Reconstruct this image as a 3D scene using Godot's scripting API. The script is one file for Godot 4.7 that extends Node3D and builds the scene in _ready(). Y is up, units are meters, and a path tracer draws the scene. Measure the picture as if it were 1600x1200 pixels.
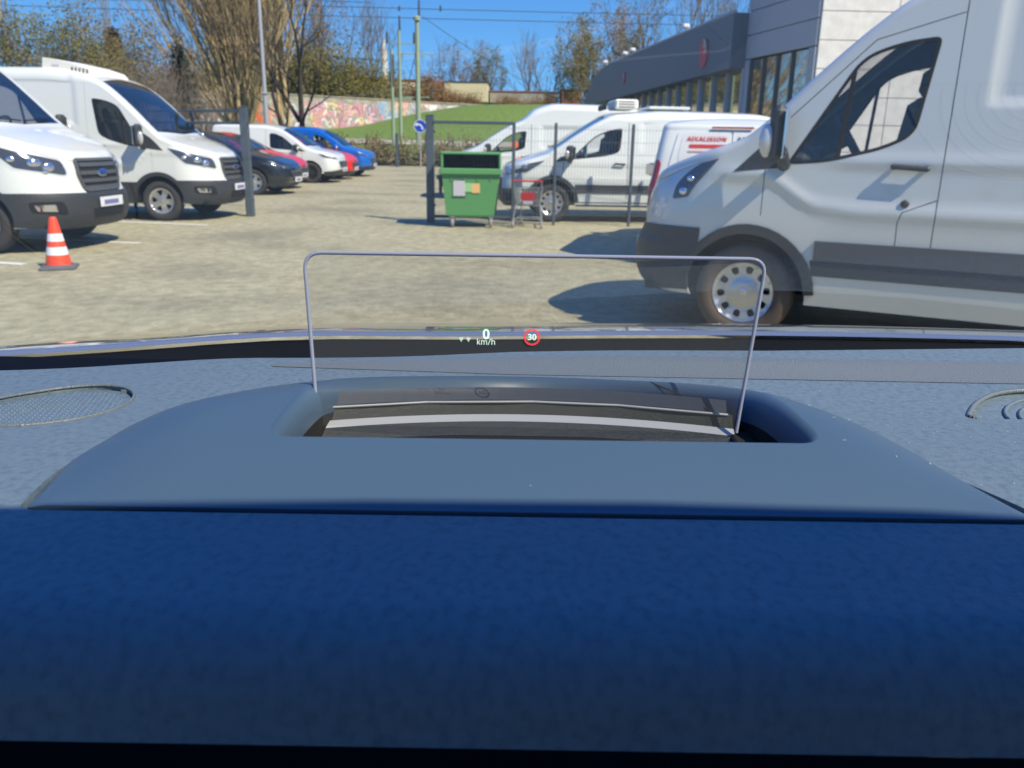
extends Node3D
# A car park seen over the dashboard of a parked car. Units are metres, y up, -z ahead of the driver.

# ---------------------------------------------------------------- mesh helper
class MB:
	var v := PackedVector3Array()
	var n := PackedVector3Array()
	var uv := PackedVector2Array()
	func tri(a: Vector3, b: Vector3, c: Vector3, na: Vector3, nb: Vector3, nc: Vector3) -> void:
		# front faces run clockwise; turn the corners so that they agree with the normals
		var g := (c - a).cross(b - a)
		if g.dot(na + nb + nc) < 0.0:
			v.append_array([a, c, b]); n.append_array([na, nc, nb])
		else:
			v.append_array([a, b, c]); n.append_array([na, nb, nc])
	func flat(a: Vector3, b: Vector3, c: Vector3, out: Vector3) -> void:
		var g := (c - a).cross(b - a)
		if g.length_squared() < 1e-16:
			return
		g = g.normalized()
		if g.dot(out) < 0.0:
			g = -g
		tri(a, b, c, g, g, g)
	func quad(a: Vector3, b: Vector3, c: Vector3, d: Vector3, out: Vector3) -> void:
		flat(a, b, c, out); flat(a, c, d, out)
	func squad(a: Vector3, b: Vector3, c: Vector3, d: Vector3, na: Vector3, nb: Vector3, nc: Vector3, nd: Vector3) -> void:
		tri(a, b, c, na, nb, nc); tri(a, c, d, na, nc, nd)
	func box(c: Vector3, size: Vector3, bev := 0.0, bs := Basis()) -> void:
		var h := size * 0.5
		var e := minf(bev, minf(h.x, minf(h.y, h.z)) * 0.9)
		var i := h - Vector3(e, e, e)
		var P := func(x: float, y: float, z: float) -> Vector3: return c + bs * Vector3(x, y, z)
		for s in [-1.0, 1.0]:
			quad(P.call(s * h.x, -i.y, -i.z), P.call(s * h.x, i.y, -i.z), P.call(s * h.x, i.y, i.z), P.call(s * h.x, -i.y, i.z), bs * Vector3(s, 0, 0))
			quad(P.call(-i.x, s * h.y, -i.z), P.call(i.x, s * h.y, -i.z), P.call(i.x, s * h.y, i.z), P.call(-i.x, s * h.y, i.z), bs * Vector3(0, s, 0))
			quad(P.call(-i.x, -i.y, s * h.z), P.call(i.x, -i.y, s * h.z), P.call(i.x, i.y, s * h.z), P.call(-i.x, i.y, s * h.z), bs * Vector3(0, 0, s))
		if e <= 0.0:
			return
		for s in [-1.0, 1.0]:
			for t in [-1.0, 1.0]:
				quad(P.call(s * h.x, t * i.y, -i.z), P.call(s * i.x, t * h.y, -i.z), P.call(s * i.x, t * h.y, i.z), P.call(s * h.x, t * i.y, i.z), bs * Vector3(s, t, 0))
				quad(P.call(s * h.x, -i.y, t * i.z), P.call(s * i.x, -i.y, t * h.z), P.call(s * i.x, i.y, t * h.z), P.call(s * h.x, i.y, t * i.z), bs * Vector3(s, 0, t))
				quad(P.call(-i.x, s * h.y, t * i.z), P.call(-i.x, s * i.y, t * h.z), P.call(i.x, s * i.y, t * h.z), P.call(i.x, s * h.y, t * i.z), bs * Vector3(0, s, t))
				for q in [-1.0, 1.0]:
					flat(P.call(s * h.x, t * i.y, q * i.z), P.call(s * i.x, t * h.y, q * i.z), P.call(s * i.x, t * i.y, q * h.z), bs * Vector3(s, t, q))
	func tube(a: Vector3, b: Vector3, r0: float, r1: float, seg := 8, caps := true) -> void:
		var d := (b - a).normalized()
		var x := d.cross(Vector3.UP if absf(d.y) < 0.9 else Vector3.RIGHT).normalized()
		var y := d.cross(x)
		for k in seg:
			var t0 := TAU * k / seg
			var t1 := TAU * (k + 1) / seg
			var n0 := x * cos(t0) + y * sin(t0)
			var n1 := x * cos(t1) + y * sin(t1)
			squad(a + n0 * r0, a + n1 * r0, b + n1 * r1, b + n0 * r1, n0, n1, n1, n0)
			if caps:
				flat(a, a + n0 * r0, a + n1 * r0, -d)
				flat(b, b + n0 * r1, b + n1 * r1, d)
	func path(pts: Array, r: float, seg := 8) -> void:
		for k in pts.size() - 1:
			tube(pts[k], pts[k + 1], r, r, seg, true)
	func lathe(prof: Array, bs: Basis, o: Vector3, seg := 32, smooth := true) -> void:
		# prof: [radius, height] pairs round bs.y
		for k in prof.size() - 1:
			var p0: Array = prof[k]
			var p1: Array = prof[k + 1]
			var dr: float = p1[0] - p0[0]
			var dh: float = p1[1] - p0[1]
			var q := Vector2(dh, -dr).normalized()
			var qa := q
			var qb := q
			if smooth:
				if k > 0:
					var pm: Array = prof[k - 1]
					var w := Vector2(p0[1] - pm[1], -(p0[0] - pm[0])).normalized()
					if w.dot(q) > 0.6:
						qa = (q + w).normalized()
				if k < prof.size() - 2:
					var pn: Array = prof[k + 2]
					var w2 := Vector2(pn[1] - p1[1], -(pn[0] - p1[0])).normalized()
					if w2.dot(q) > 0.6:
						qb = (q + w2).normalized()
			for s in seg:
				var t0 := TAU * s / seg
				var t1 := TAU * (s + 1) / seg
				var e0 := bs.x * cos(t0) + bs.z * sin(t0)
				var e1 := bs.x * cos(t1) + bs.z * sin(t1)
				var a := o + e0 * float(p0[0]) + bs.y * float(p0[1])
				var b := o + e1 * float(p0[0]) + bs.y * float(p0[1])
				var c := o + e1 * float(p1[0]) + bs.y * float(p1[1])
				var d := o + e0 * float(p1[0]) + bs.y * float(p1[1])
				squad(a, b, c, d, e0 * qa.x + bs.y * qa.y, e1 * qa.x + bs.y * qa.y, e1 * qb.x + bs.y * qb.y, e0 * qb.x + bs.y * qb.y)
	func ellipsoid(c: Vector3, r: Vector3, bs := Basis(), seg := 12, rows := 7) -> void:
		for j in rows:
			var f0 := PI * (float(j) / rows - 0.5)
			var f1 := PI * (float(j + 1) / rows - 0.5)
			for k in seg:
				var t0 := TAU * k / seg
				var t1 := TAU * (k + 1) / seg
				var u := [Vector3(cos(f0) * cos(t0), sin(f0), cos(f0) * sin(t0)), Vector3(cos(f0) * cos(t1), sin(f0), cos(f0) * sin(t1)), Vector3(cos(f1) * cos(t1), sin(f1), cos(f1) * sin(t1)), Vector3(cos(f1) * cos(t0), sin(f1), cos(f1) * sin(t0))]
				var p := []
				var m := []
				for w: Vector3 in u:
					p.append(c + bs * (w * r)); m.append((bs * (w / r)).normalized())
				squad(p[0], p[1], p[2], p[3], m[0], m[1], m[2], m[3])
	# A piece of a smooth surface f(u, v): the outline POLY minus HOLES, cut into cells; rim > 0 gives the edges a thickness.
	func panel(poly: PackedVector2Array, holes: Array, cell: Vector2, f: Callable, inside: Vector3, off := 0.0, rim := 0.0, eps := 0.004) -> void:
		var lo := poly[0]
		var hi := poly[0]
		for p in poly:
			lo = lo.min(p); hi = hi.max(p)
		var cache := {}
		var at := func(p: Vector2) -> Array:
			var key := Vector2i(roundi(p.x * 20000.0), roundi(p.y * 20000.0))
			if not cache.has(key):
				var a: Vector3 = f.call(p.x, p.y)
				var du: Vector3 = f.call(p.x + eps, p.y) - f.call(p.x - eps, p.y)
				var dv: Vector3 = f.call(p.x, p.y + eps) - f.call(p.x, p.y - eps)
				var m := du.cross(dv).normalized()
				if m.length_squared() < 0.5:
					m = (a - inside).normalized()
				if m.dot(a - inside) < 0.0:
					m = -m
				cache[key] = [a + m * off, m]
			return cache[key]
		var hb := []
		for h: PackedVector2Array in holes:
			var l := h[0]
			var g := h[0]
			for p in h:
				l = l.min(p); g = g.max(p)
			hb.append(Rect2(l, g - l))
		var nx := maxi(1, ceili((hi.x - lo.x) / cell.x))
		var ny := maxi(1, ceili((hi.y - lo.y) / cell.y))
		var cx := (hi.x - lo.x) / nx
		var cy := (hi.y - lo.y) / ny
		for i in nx:
			for j in ny:
				var r := Rect2(lo.x + i * cx, lo.y + j * cy, cx, cy)
				var sq := PackedVector2Array([r.position, Vector2(r.end.x, r.position.y), r.end, Vector2(r.position.x, r.end.y)])
				var bits: Array = Geometry2D.intersect_polygons(sq, poly)
				for k in holes.size():
					if not hb[k].grow(0.001).intersects(r):
						continue
					var next := []
					for b: PackedVector2Array in bits:
						for c in Geometry2D.clip_polygons(b, holes[k]):
							if not Geometry2D.is_polygon_clockwise(c):
								next.append(c)
					bits = next
				for b: PackedVector2Array in bits:
					if b.size() == 4 or b.size() == 3:
						var A: Array = at.call(b[0])
						var B: Array = at.call(b[1])
						var Cc: Array = at.call(b[2])
						tri(A[0], B[0], Cc[0], A[1], B[1], Cc[1])
						if b.size() == 4:
							var D: Array = at.call(b[3])
							tri(A[0], Cc[0], D[0], A[1], Cc[1], D[1])
						continue
					var idx := Geometry2D.triangulate_polygon(b)
					for t in idx.size() / 3:
						var a2: Array = at.call(b[idx[t * 3]])
						var b2: Array = at.call(b[idx[t * 3 + 1]])
						var c2: Array = at.call(b[idx[t * 3 + 2]])
						tri(a2[0], b2[0], c2[0], a2[1], b2[1], c2[1])
		if rim > 0.0:
			var rings := [poly]
			rings.append_array(holes)
			for q in rings.size():
				var ring: PackedVector2Array = rings[q]
				var cen := Vector2.ZERO
				for p in ring:
					cen += p / ring.size()
				for k in ring.size():
					var p0 := ring[k]
					var p1 := ring[(k + 1) % ring.size()]
					var parts := maxi(1, ceili((p1 - p0).length() / maxf(cell.x, cell.y)))
					for s in parts:
						var pm := p0.lerp(p1, (s + 0.5) / parts)
						var skip := false
						if q > 0:
							skip = not Geometry2D.is_point_in_polygon(pm, poly)
						for w in holes.size():
							if w != q - 1 and Geometry2D.is_point_in_polygon(pm, holes[w]):
								skip = true
						if skip:
							continue
						var e0: Array = at.call(p0.lerp(p1, float(s) / parts))
						var e1: Array = at.call(p0.lerp(p1, float(s + 1) / parts))
						var o: Vector3 = (e1[0] - e0[0]).cross(e0[1])
						var mid: Array = at.call(p0.lerp(p1, (s + 0.5) / parts))
						var cc: Array = at.call(cen)
						if (o.dot(mid[0] - cc[0]) < 0.0) == (q == 0):
							o = -o
						quad(e0[0], e1[0], e1[0] - e1[1] * rim, e0[0] - e0[1] * rim, o)
	func mesh() -> ArrayMesh:
		var a := []
		a.resize(Mesh.ARRAY_MAX)
		a[Mesh.ARRAY_VERTEX] = v
		a[Mesh.ARRAY_NORMAL] = n
		if uv.size() == v.size() and uv.size() > 0:
			a[Mesh.ARRAY_TEX_UV] = uv
		var m := ArrayMesh.new()
		if v.size() > 0:
			m.add_surface_from_arrays(Mesh.PRIMITIVE_TRIANGLES, a)
		return m

# ---------------------------------------------------------------- the shape of a vehicle's body
class Shape:
	var length := 5.5
	var W := 1.02
	var rc := 0.42
	var rr := 0.12
	var bulge := 0.08
	var axle := 1.02
	var rear_axle := 4.3
	var crown := 0.04
	var nose := []
	var tail := []
	var top := []
	var R := []
	var tumble := []
	var wheel := 0.345
	var front_t := 0.8
	var relief: Callable
	var C := 0.0
	var pmax := 0.0
	func done() -> Shape:
		C = (W - rc) + rc * PI / 2 - rc
		pmax = C + length - rr + rr * PI / 2 + (W - rr)
		return self
	func plan(p: float) -> Vector2:   # (lateral, distance from the nose)
		var a := W - rc
		if p < a:
			return Vector2(p, bulge * (p / W) * (p / W))
		var s0 := bulge * (a / W) * (a / W)
		if p < a + rc * PI / 2:
			var t := (p - a) / rc
			return Vector2(a + rc * sin(t), s0 + (rc - s0) * (1 - cos(t)))
		var s := p - C
		if s < length - rr:
			return Vector2(W, s)
		var b := length - rr + C
		if p < b + rr * PI / 2:
			var t2 := (p - b) / rr
			return Vector2(W - rr * (1 - cos(t2)), length - rr + rr * sin(t2))
		return Vector2(W - rr - (p - b - rr * PI / 2), length)
	func skin(sp: float, y: float) -> Vector3:   # signed p: > 0 is the vehicle's right side
		var p := absf(sp)
		var q := plan(p)
		var s := q.y
		s += _tab(nose, y) * (1.0 - smoothstep(0.0, 1.1, q.y))
		s -= _tab(tail, y) * smoothstep(length - 0.7, length, q.y)
		var z := q.x * _tab(tumble, y)
		if relief.is_valid():
			z += relief.call(q.y, y) * smoothstep(W - rc * 0.5, W, q.x)
		return Vector3(z * (1.0 if sp >= 0.0 else -1.0), y, s - axle)
	func _tab(t: Array, x: float) -> float:
		if x <= t[0][0]:
			return t[0][1]
		var e := t.size() - 1
		if x >= t[e][0]:
			return t[e][1]
		for k in e:
			if x <= t[k + 1][0]:
				var h: float = t[k + 1][0] - t[k][0]
				var d: float = (t[k + 1][1] - t[k][1]) / h
				var m0 := d
				var m1 := d
				if k > 0:
					var dm: float = (t[k][1] - t[k - 1][1]) / (t[k][0] - t[k - 1][0])
					m0 = 0.0 if dm * d <= 0.0 else 2.0 * dm * d / (dm + d)
				if k < e - 1:
					var dn: float = (t[k + 2][1] - t[k + 1][1]) / (t[k + 2][0] - t[k + 1][0])
					m1 = 0.0 if dn * d <= 0.0 else 2.0 * dn * d / (dn + d)
				var s: float = (x - t[k][0]) / h
				var s2 := s * s
				var s3 := s2 * s
				return (2 * s3 - 3 * s2 + 1) * t[k][1] + (s3 - 2 * s2 + s) * h * m0 + (-2 * s3 + 3 * s2) * t[k + 1][1] + (s3 - s2) * h * m1
		return t[e][1]
	func edge(p: float) -> float:   # height at which the side turns into the roof or bonnet
		var s := plan(p).y
		for k in 2:
			var y := _tab(top, s) - _tab(R, s) - crown
			s = skin(p, y).z + axle
		return _tab(top, s) - _tab(R, s) - crown
	func cap(sp: float, t: float) -> Vector3:   # t: 0 at the side, 1 on the centre line
		var sg := 1.0 if sp >= 0.0 else -1.0
		var p := absf(sp)
		var ye := edge(p)
		var e := skin(p, ye)
		var se := e.z + axle
		var c := Vector2(0.0, clampf(se, front_t, length - 0.5) - axle)
		var a := Vector2(e.x, e.z)
		var D := a.distance_to(c)
		var r := minf(_tab(R, se), D)
		var ins := 0.0
		var drop := 0.0
		if t < 0.35:
			var g := t / 0.35 * PI / 2
			ins = r * (1 - cos(g)); drop = r * (1 - sin(g)) + crown
		else:
			var u := (t - 0.35) / 0.65
			ins = r + (D - r) * u; drop = crown * (1 - u) * (1 - u)
		var q := a.lerp(c, ins / maxf(D, 1e-5))
		return Vector3(q.x * sg, _tab(top, q.y + axle) - drop, q.y)
	func p_of(s: float, y: float) -> float:   # the p whose skin lies s behind the nose at height y
		var a := 0.0
		var b := pmax * 0.5
		for k in 30:
			var c := (a + b) / 2
			if skin(c, y).z + axle < s:
				a = c
			else:
				b = c
		return a
	func on_side(a: Array) -> Array:
		var out := []
		for e in a:
			var q := [p_of(e[0], e[1]), e[1]]
			if e.size() > 2:
				q.append(e[2])
			out.append(q)
		return out
	func at_s(s: float) -> float:
		return C + s

# ---------------------------------------------------------------- scene helpers
var taken := {}
var M := {}
var rng := RandomNumberGenerator.new()

func lin(r: float, g: float, b: float, a := 1.0) -> Color:
	var c := Color(r, g, b).linear_to_srgb()
	c.a = a
	return c

func mat(key: String, c: Color, rough := 0.6, metal := 0.0, more := {}) -> StandardMaterial3D:
	var m := StandardMaterial3D.new()
	m.resource_name = key
	m.albedo_color = c
	m.roughness = rough
	m.metallic = metal
	for k in more:
		m.set(k, more[k])
	M[key] = m
	return m

func glass(key: String, c: Color, alpha: float, rough := 0.0) -> void:
	c.a = alpha
	mat(key, c, rough, 0.0, {"transparency": BaseMaterial3D.TRANSPARENCY_ALPHA})

func noise_tex(seed_: int, freq: float, ramp: Array, size := 512, normal := false, oct := 4) -> NoiseTexture2D:
	var f := FastNoiseLite.new()
	f.seed = seed_
	f.noise_type = FastNoiseLite.TYPE_SIMPLEX_SMOOTH
	f.frequency = freq
	f.fractal_octaves = oct
	var t := NoiseTexture2D.new()
	t.width = size
	t.height = size
	t.seamless = true
	t.noise = f
	if normal:
		t.as_normal_map = true
		t.bump_strength = 4.0
	elif ramp:
		var g := Gradient.new()
		g.offsets = PackedFloat32Array(ramp.map(func(e: Array) -> float: return e[0]))
		g.colors = PackedColorArray(ramp.map(func(e: Array) -> Color: return e[1]))
		t.color_ramp = g
	return t

func numbered(called: String) -> String:
	var k: int = taken.get(called, 0)
	taken[called] = k + 1
	return called if k == 0 else "%s_%03d" % [called, k]

func thing(called: String, label: String, category: String, at := Vector3.ZERO, turn := 0.0, group := "") -> Node3D:
	var o := Node3D.new()
	o.name = numbered(called)
	add_child(o)
	o.position = at
	o.rotation.y = turn
	tag(o, label, category, group)
	return o

func tag(o: Node, label: String, category: String, group := "") -> void:
	o.set_meta("label", label)
	o.set_meta("category", category)
	if group:
		o.set_meta("group", group)

func part(parent: Node, called: String, mesh, material: String, label := "") -> MeshInstance3D:
	var o := MeshInstance3D.new()
	o.name = called
	o.mesh = mesh.mesh() if mesh is MB else mesh
	o.material_override = M[material]
	parent.add_child(o, true)
	if label:
		o.set_meta("label", label)
	return o

func setting(called: String, mb: MB, material: String) -> MeshInstance3D:
	var o := part(self, called, mb, material)
	o.set_meta("kind", "structure")
	return o

func copy(o: Node3D, label: String, at: Vector3, turn: float, scl := Vector3.ONE) -> Node3D:
	var c: Node3D = o.duplicate()
	c.name = numbered(String(o.get_meta("base")) if o.has_meta("base") else String(o.name))
	add_child(c)
	c.position = at
	c.rotation.y = turn
	c.scale = scl
	c.set_meta("label", label)
	return c

func poly(a: Array) -> PackedVector2Array:
	var p := PackedVector2Array()
	for e in a:
		p.append(Vector2(e[0], e[1]))
	return p

func rounded(a: Array, r: float, seg := 4) -> PackedVector2Array:
	# a polygon with rounded corners
	var out := PackedVector2Array()
	var k := a.size()
	for i in k:
		var p := Vector2(a[i][0], a[i][1])
		var l := Vector2(a[(i + k - 1) % k][0], a[(i + k - 1) % k][1])
		var n := Vector2(a[(i + 1) % k][0], a[(i + 1) % k][1])
		var rr: float = a[i][2] if a[i].size() > 2 else r
		var d := minf(rr, minf(p.distance_to(l), p.distance_to(n)) * 0.45)
		var s := p + (l - p).normalized() * d
		var e := p + (n - p).normalized() * d
		for j in seg + 1:
			var t := float(j) / seg
			out.append(s.lerp(p, t).lerp(p.lerp(e, t), t))
	return out

func dense(p: PackedVector2Array, step: float) -> PackedVector2Array:
	var out := PackedVector2Array()
	for k in p.size():
		var a := p[k]
		var b := p[(k + 1) % p.size()]
		var n := maxi(1, ceili(a.distance_to(b) / step))
		for i in n:
			out.append(a.lerp(b, float(i) / n))
	return out

func circle(c: Vector2, r: float, seg := 28, ry := -1.0, a0 := 0.0) -> PackedVector2Array:
	var out := PackedVector2Array()
	for k in seg:
		var t := TAU * k / seg + a0
		out.append(c + Vector2(cos(t) * r, sin(t) * (r if ry < 0.0 else ry)))
	return out

func shift(p: PackedVector2Array, dx: float, sx := 1.0) -> PackedVector2Array:
	var out := PackedVector2Array()
	for e in p:
		out.append(Vector2((e.x + dx) * sx, e.y))
	if sx < 0.0:
		out.reverse()
	return out

func text(parent: Node, called: String, s: String, size: float, material: String, xf: Transform3D, bold := true, slant := 0.0, depth := 0.002) -> void:
	var t := TextMesh.new()
	t.text = s
	var f := SystemFont.new()
	f.font_names = PackedStringArray(["Droid Sans"])
	f.font_weight = 700 if bold else 400
	t.font = f
	t.font_size = 64
	t.pixel_size = 1.0 / 46.0
	t.depth = depth
	var o := MeshInstance3D.new()
	o.name = called
	o.mesh = t
	o.material_override = M[material]
	o.transform = xf * Transform3D(Basis(Vector3(size, 0, 0), Vector3(slant * size, size, 0), Vector3(0, 0, 1)), Vector3.ZERO)
	parent.add_child(o, true)

func _ready() -> void:
	rng.seed = 7
	# ---- camera
	var cam := Camera3D.new()
	cam.name = "camera"
	add_child(cam)
	cam.position = Vector3(0, 1.36, 0)
	cam.basis = Basis(Vector3.RIGHT, -deg_to_rad(16.45)) * Basis(Vector3.BACK, deg_to_rad(1.0))
	var lens := CameraAttributesPhysical.new()
	lens.frustum_focal_length = 25.6
	lens.frustum_focus_distance = 0.48
	lens.frustum_near = 0.02
	lens.frustum_far = 900.0
	lens.exposure_aperture = 18.0
	cam.attributes = lens
	cam.fov = 50.23
	cam.near = 0.02
	cam.far = 900.0
	cam.current = true
	# ---- sky, sun, exposure
	var env := Environment.new()
	env.background_mode = Environment.BG_SKY
	var sky := Sky.new()
	var ps := ProceduralSkyMaterial.new()
	ps.sky_top_color = Color(0.14, 0.39, 0.72)
	ps.sky_horizon_color = Color(0.46, 0.72, 0.91)
	ps.sky_curve = 0.11
	ps.ground_bottom_color = Color(0.33, 0.31, 0.27)
	ps.ground_horizon_color = Color(0.50, 0.52, 0.52)
	ps.ground_curve = 0.05
	ps.sun_angle_max = 12.0
	ps.sun_curve = 0.1
	sky.sky_material = ps
	env.sky = sky
	env.tonemap_mode = Environment.TONE_MAPPER_LINEAR
	env.tonemap_exposure = 1.48
	env.sdfgi_enabled = true
	env.ssao_enabled = true
	env.ssil_enabled = true
	var we := WorldEnvironment.new()
	we.name = "environment"
	we.environment = env
	add_child(we)
	var sun := DirectionalLight3D.new()
	sun.name = "sun"
	add_child(sun)
	sun.light_energy = 1.45
	sun.light_angular_distance = 0.5
	sun.light_color = Color(1.0, 0.955, 0.865)
	sun.shadow_enabled = true
	sun.look_at_from_position(Vector3(5.22, 7.31, 4.38), Vector3.ZERO)
	materials()
	terrain()
	dealership()
	own_car()
	vehicles()
	yard_things()
	background()

func materials() -> void:
	# ground
	var g := mat("paving", Color.WHITE, 0.9)
	g.albedo_texture = noise_tex(3, 0.02, [[0.0, lin(0.250, 0.232, 0.140)], [0.42, lin(0.345, 0.320, 0.198)], [0.6, lin(0.378, 0.350, 0.220)], [1.0, lin(0.48, 0.45, 0.30)]], 1024, false, 7)
	g.uv1_triplanar = true
	g.uv1_world_triplanar = true
	g.uv1_scale = Vector3(0.23, 0.23, 0.23)
	g.normal_enabled = true
	g.normal_texture = noise_tex(5, 0.12, [], 512, true, 4)
	g.normal_scale = 0.35
	g.detail_enabled = true
	g.detail_blend_mode = BaseMaterial3D.BLEND_MODE_MUL
	g.detail_albedo = noise_tex(9, 0.012, [[0.0, Color(0.80, 0.80, 0.80)], [0.5, Color(0.97, 0.97, 0.96)], [1.0, Color(1, 1, 1)]], 512, false, 5)
	g.detail_uv_layer = BaseMaterial3D.DETAIL_UV_2
	g.uv2_triplanar = true
	g.uv2_world_triplanar = true
	g.uv2_scale = Vector3(0.057, 0.057, 0.057)
	var gr := mat("grass", Color.WHITE, 0.95)
	gr.albedo_texture = noise_tex(11, 0.03, [[0.0, lin(0.085, 0.135, 0.018)], [0.5, lin(0.12, 0.195, 0.028)], [1.0, lin(0.17, 0.24, 0.05)]])
	gr.uv1_triplanar = true
	gr.uv1_world_triplanar = true
	gr.uv1_scale = Vector3(0.11, 0.11, 0.11)
	var dry := mat("dry_verge", Color.WHITE, 0.95)
	dry.albedo_texture = noise_tex(12, 0.05, [[0.0, lin(0.09, 0.07, 0.035)], [0.5, lin(0.16, 0.14, 0.06)], [1.0, lin(0.2, 0.21, 0.08)]])
	dry.uv1_triplanar = true
	dry.uv1_world_triplanar = true
	dry.uv1_scale = Vector3(0.2, 0.2, 0.2)
	var conc := mat("concrete", Color.WHITE, 0.9)
	conc.albedo_texture = noise_tex(13, 0.03, [[0.0, lin(0.22, 0.20, 0.16)], [0.5, lin(0.33, 0.30, 0.25)], [1.0, lin(0.42, 0.39, 0.33)]])
	conc.uv1_triplanar = true
	conc.uv1_world_triplanar = true
	conc.uv1_scale = Vector3(0.15, 0.15, 0.15)
	mat("path", lin(0.42, 0.38, 0.30), 0.9)
	mat("marking", lin(0.72, 0.71, 0.67), 0.8)
	# paint and trim
	var cc := {"clearcoat_enabled": true, "clearcoat": 0.9, "clearcoat_roughness": 0.04}
	mat("lamp_silver", lin(0.62, 0.62, 0.60), 0.22, 0.4)
	mat("white_paint", lin(0.66, 0.70, 0.675), 0.42, 0.0, cc)
	mat("silver_paint", lin(0.56, 0.59, 0.56), 0.38, 0.15, cc)
	mat("black_paint", lin(0.014, 0.017, 0.022), 0.3, 0.2, cc)
	mat("red_paint", lin(0.66, 0.010, 0.012), 0.4, 0.0, {"clearcoat_enabled": true, "clearcoat": 0.5, "clearcoat_roughness": 0.05})
	mat("blue_paint", lin(0.004, 0.115, 0.50), 0.35, 0.1, cc)
	mat("hood_paint", lin(0.42, 0.44, 0.46), 0.18, 0.7, {"clearcoat_enabled": true, "clearcoat": 1.0, "clearcoat_roughness": 0.02})
	mat("cladding", lin(0.032, 0.034, 0.037), 0.55)
	mat("moulding", lin(0.07, 0.075, 0.08), 0.5)
	mat("rubber", lin(0.035, 0.033, 0.032), 0.85)
	mat("dusty_rubber", lin(0.10, 0.075, 0.055), 0.9)
	mat("gap", lin(0.006, 0.006, 0.007), 0.9)
	mat("cabin", lin(0.05, 0.055, 0.06), 0.8)
	mat("seat_cloth", lin(0.03, 0.034, 0.04), 0.9)
	mat("rim", lin(0.55, 0.56, 0.57), 0.32, 0.75)
	mat("steel_wheel", lin(0.02, 0.02, 0.02), 0.5, 0.3)
	mat("chrome", lin(0.75, 0.76, 0.78), 0.08, 1.0)
	mat("lamp_dark", lin(0.05, 0.06, 0.075), 0.12, 0.6)
	mat("plate", lin(0.70, 0.71, 0.74), 0.4)
	mat("plate_print", lin(0.16, 0.17, 0.36), 0.5)
	mat("red_lens", lin(0.33, 0.008, 0.008), 0.1, 0.0, {"clearcoat_enabled": true})
	mat("orange", lin(0.85, 0.17, 0.03), 0.6)
	mat("emblem_blue", lin(0.02, 0.06, 0.26), 0.15, 0.3)
	mat("print_red", lin(0.60, 0.035, 0.04), 0.6)
	mat("print_pink", lin(0.62, 0.32, 0.32), 0.6)
	mat("print_blue", lin(0.05, 0.07, 0.19), 0.6)
	mat("print_pale", lin(0.50, 0.53, 0.60), 0.6)
	mat("unit_white", lin(0.78, 0.77, 0.68), 0.5)
	mat("vent_dark", lin(0.06, 0.065, 0.075), 0.6)
	mat("paper", lin(0.50, 0.50, 0.54), 0.7)
	mat("sticker_orange", lin(0.72, 0.45, 0.17), 0.7)
	mat("sticker_green", lin(0.30, 0.55, 0.25), 0.7)
	glass("pane", lin(0.02, 0.03, 0.03), 0.12)
	glass("tinted_pane", lin(0.012, 0.02, 0.022), 0.42)
	glass("clear_lens", lin(0.6, 0.65, 0.7), 0.05)
	glass("windscreen", lin(0.5, 0.6, 0.6), 0.015)
	mat("glass_edge", lin(0.30, 0.33, 0.44), 0.12)
	mat("curtain", lin(0.25, 0.55, 0.45), 0.8)
	mat("panel_sheet", lin(0.62, 0.64, 0.64), 0.5)
	glass("combiner", lin(0.22, 0.25, 0.27), 0.14)
	# inside of the own car
	var grain := noise_tex(21, 0.055, [], 512, true, 2)
	for e in [["dash", lin(0.165, 0.225, 0.262), 0.50, 0.4], ["cover", lin(0.060, 0.108, 0.165), 0.46, 0.03], ["textured", lin(0.16, 0.185, 0.19), 0.40, 1.2]]:
		var d := mat(e[0], e[1], e[2])
		d.normal_enabled = true
		d.normal_texture = grain
		d.normal_scale = e[3]
		d.uv1_triplanar = true
		d.uv1_scale = Vector3(22, 22, 22)
		if e[0] == "dash":
			d.detail_enabled = true
			d.detail_blend_mode = BaseMaterial3D.BLEND_MODE_MUL
			d.detail_albedo = noise_tex(24, 0.06, [[0.0, Color(0.78, 0.80, 0.83)], [0.5, Color(0.94, 0.95, 0.96)], [1.0, Color(1, 1, 1)]], 512, false, 3)
			d.detail_uv_layer = BaseMaterial3D.DETAIL_UV_2
			d.uv2_triplanar = true
			d.uv2_scale = Vector3(6, 6, 6)
	mat("dust", lin(0.5, 0.52, 0.55), 0.9)
	mat("dash_shade", lin(0.005, 0.008, 0.015), 0.9, 0.0, {"metallic_specular": 0.1})
	mat("mechanism", lin(0.036, 0.042, 0.042), 0.40, 0.3, {"normal_enabled": true, "normal_texture": noise_tex(22, 0.2, [], 256, true, 1), "normal_scale": 0.6, "uv1_triplanar": true, "uv1_scale": Vector3(60, 60, 60)})
	mat("silver_trim", lin(0.52, 0.54, 0.53), 0.45, 0.25)
	mat("frit", lin(0.008, 0.009, 0.010), 0.9, 0.0, {"metallic_specular": 0.15})
	mat("headliner", lin(0.28, 0.275, 0.26), 0.95)
	mat("flap", lin(0.030, 0.042, 0.070), 0.5)
	mat("display_white", lin(0.5, 0.6, 0.55, 0.35), 0.5, 0.0, {"emission_enabled": true, "transparency": BaseMaterial3D.TRANSPARENCY_ALPHA, "emission": Color(0.80, 0.92, 0.86), "emission_energy_multiplier": 1.0})
	mat("display_red", lin(0.5, 0.05, 0.05, 0.85), 0.5, 0.0, {"transparency": BaseMaterial3D.TRANSPARENCY_ALPHA, "emission_enabled": true, "emission": Color(0.85, 0.20, 0.22), "emission_energy_multiplier": 0.55})
	# yard
	mat("post", lin(0.065, 0.085, 0.105), 0.5)
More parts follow.
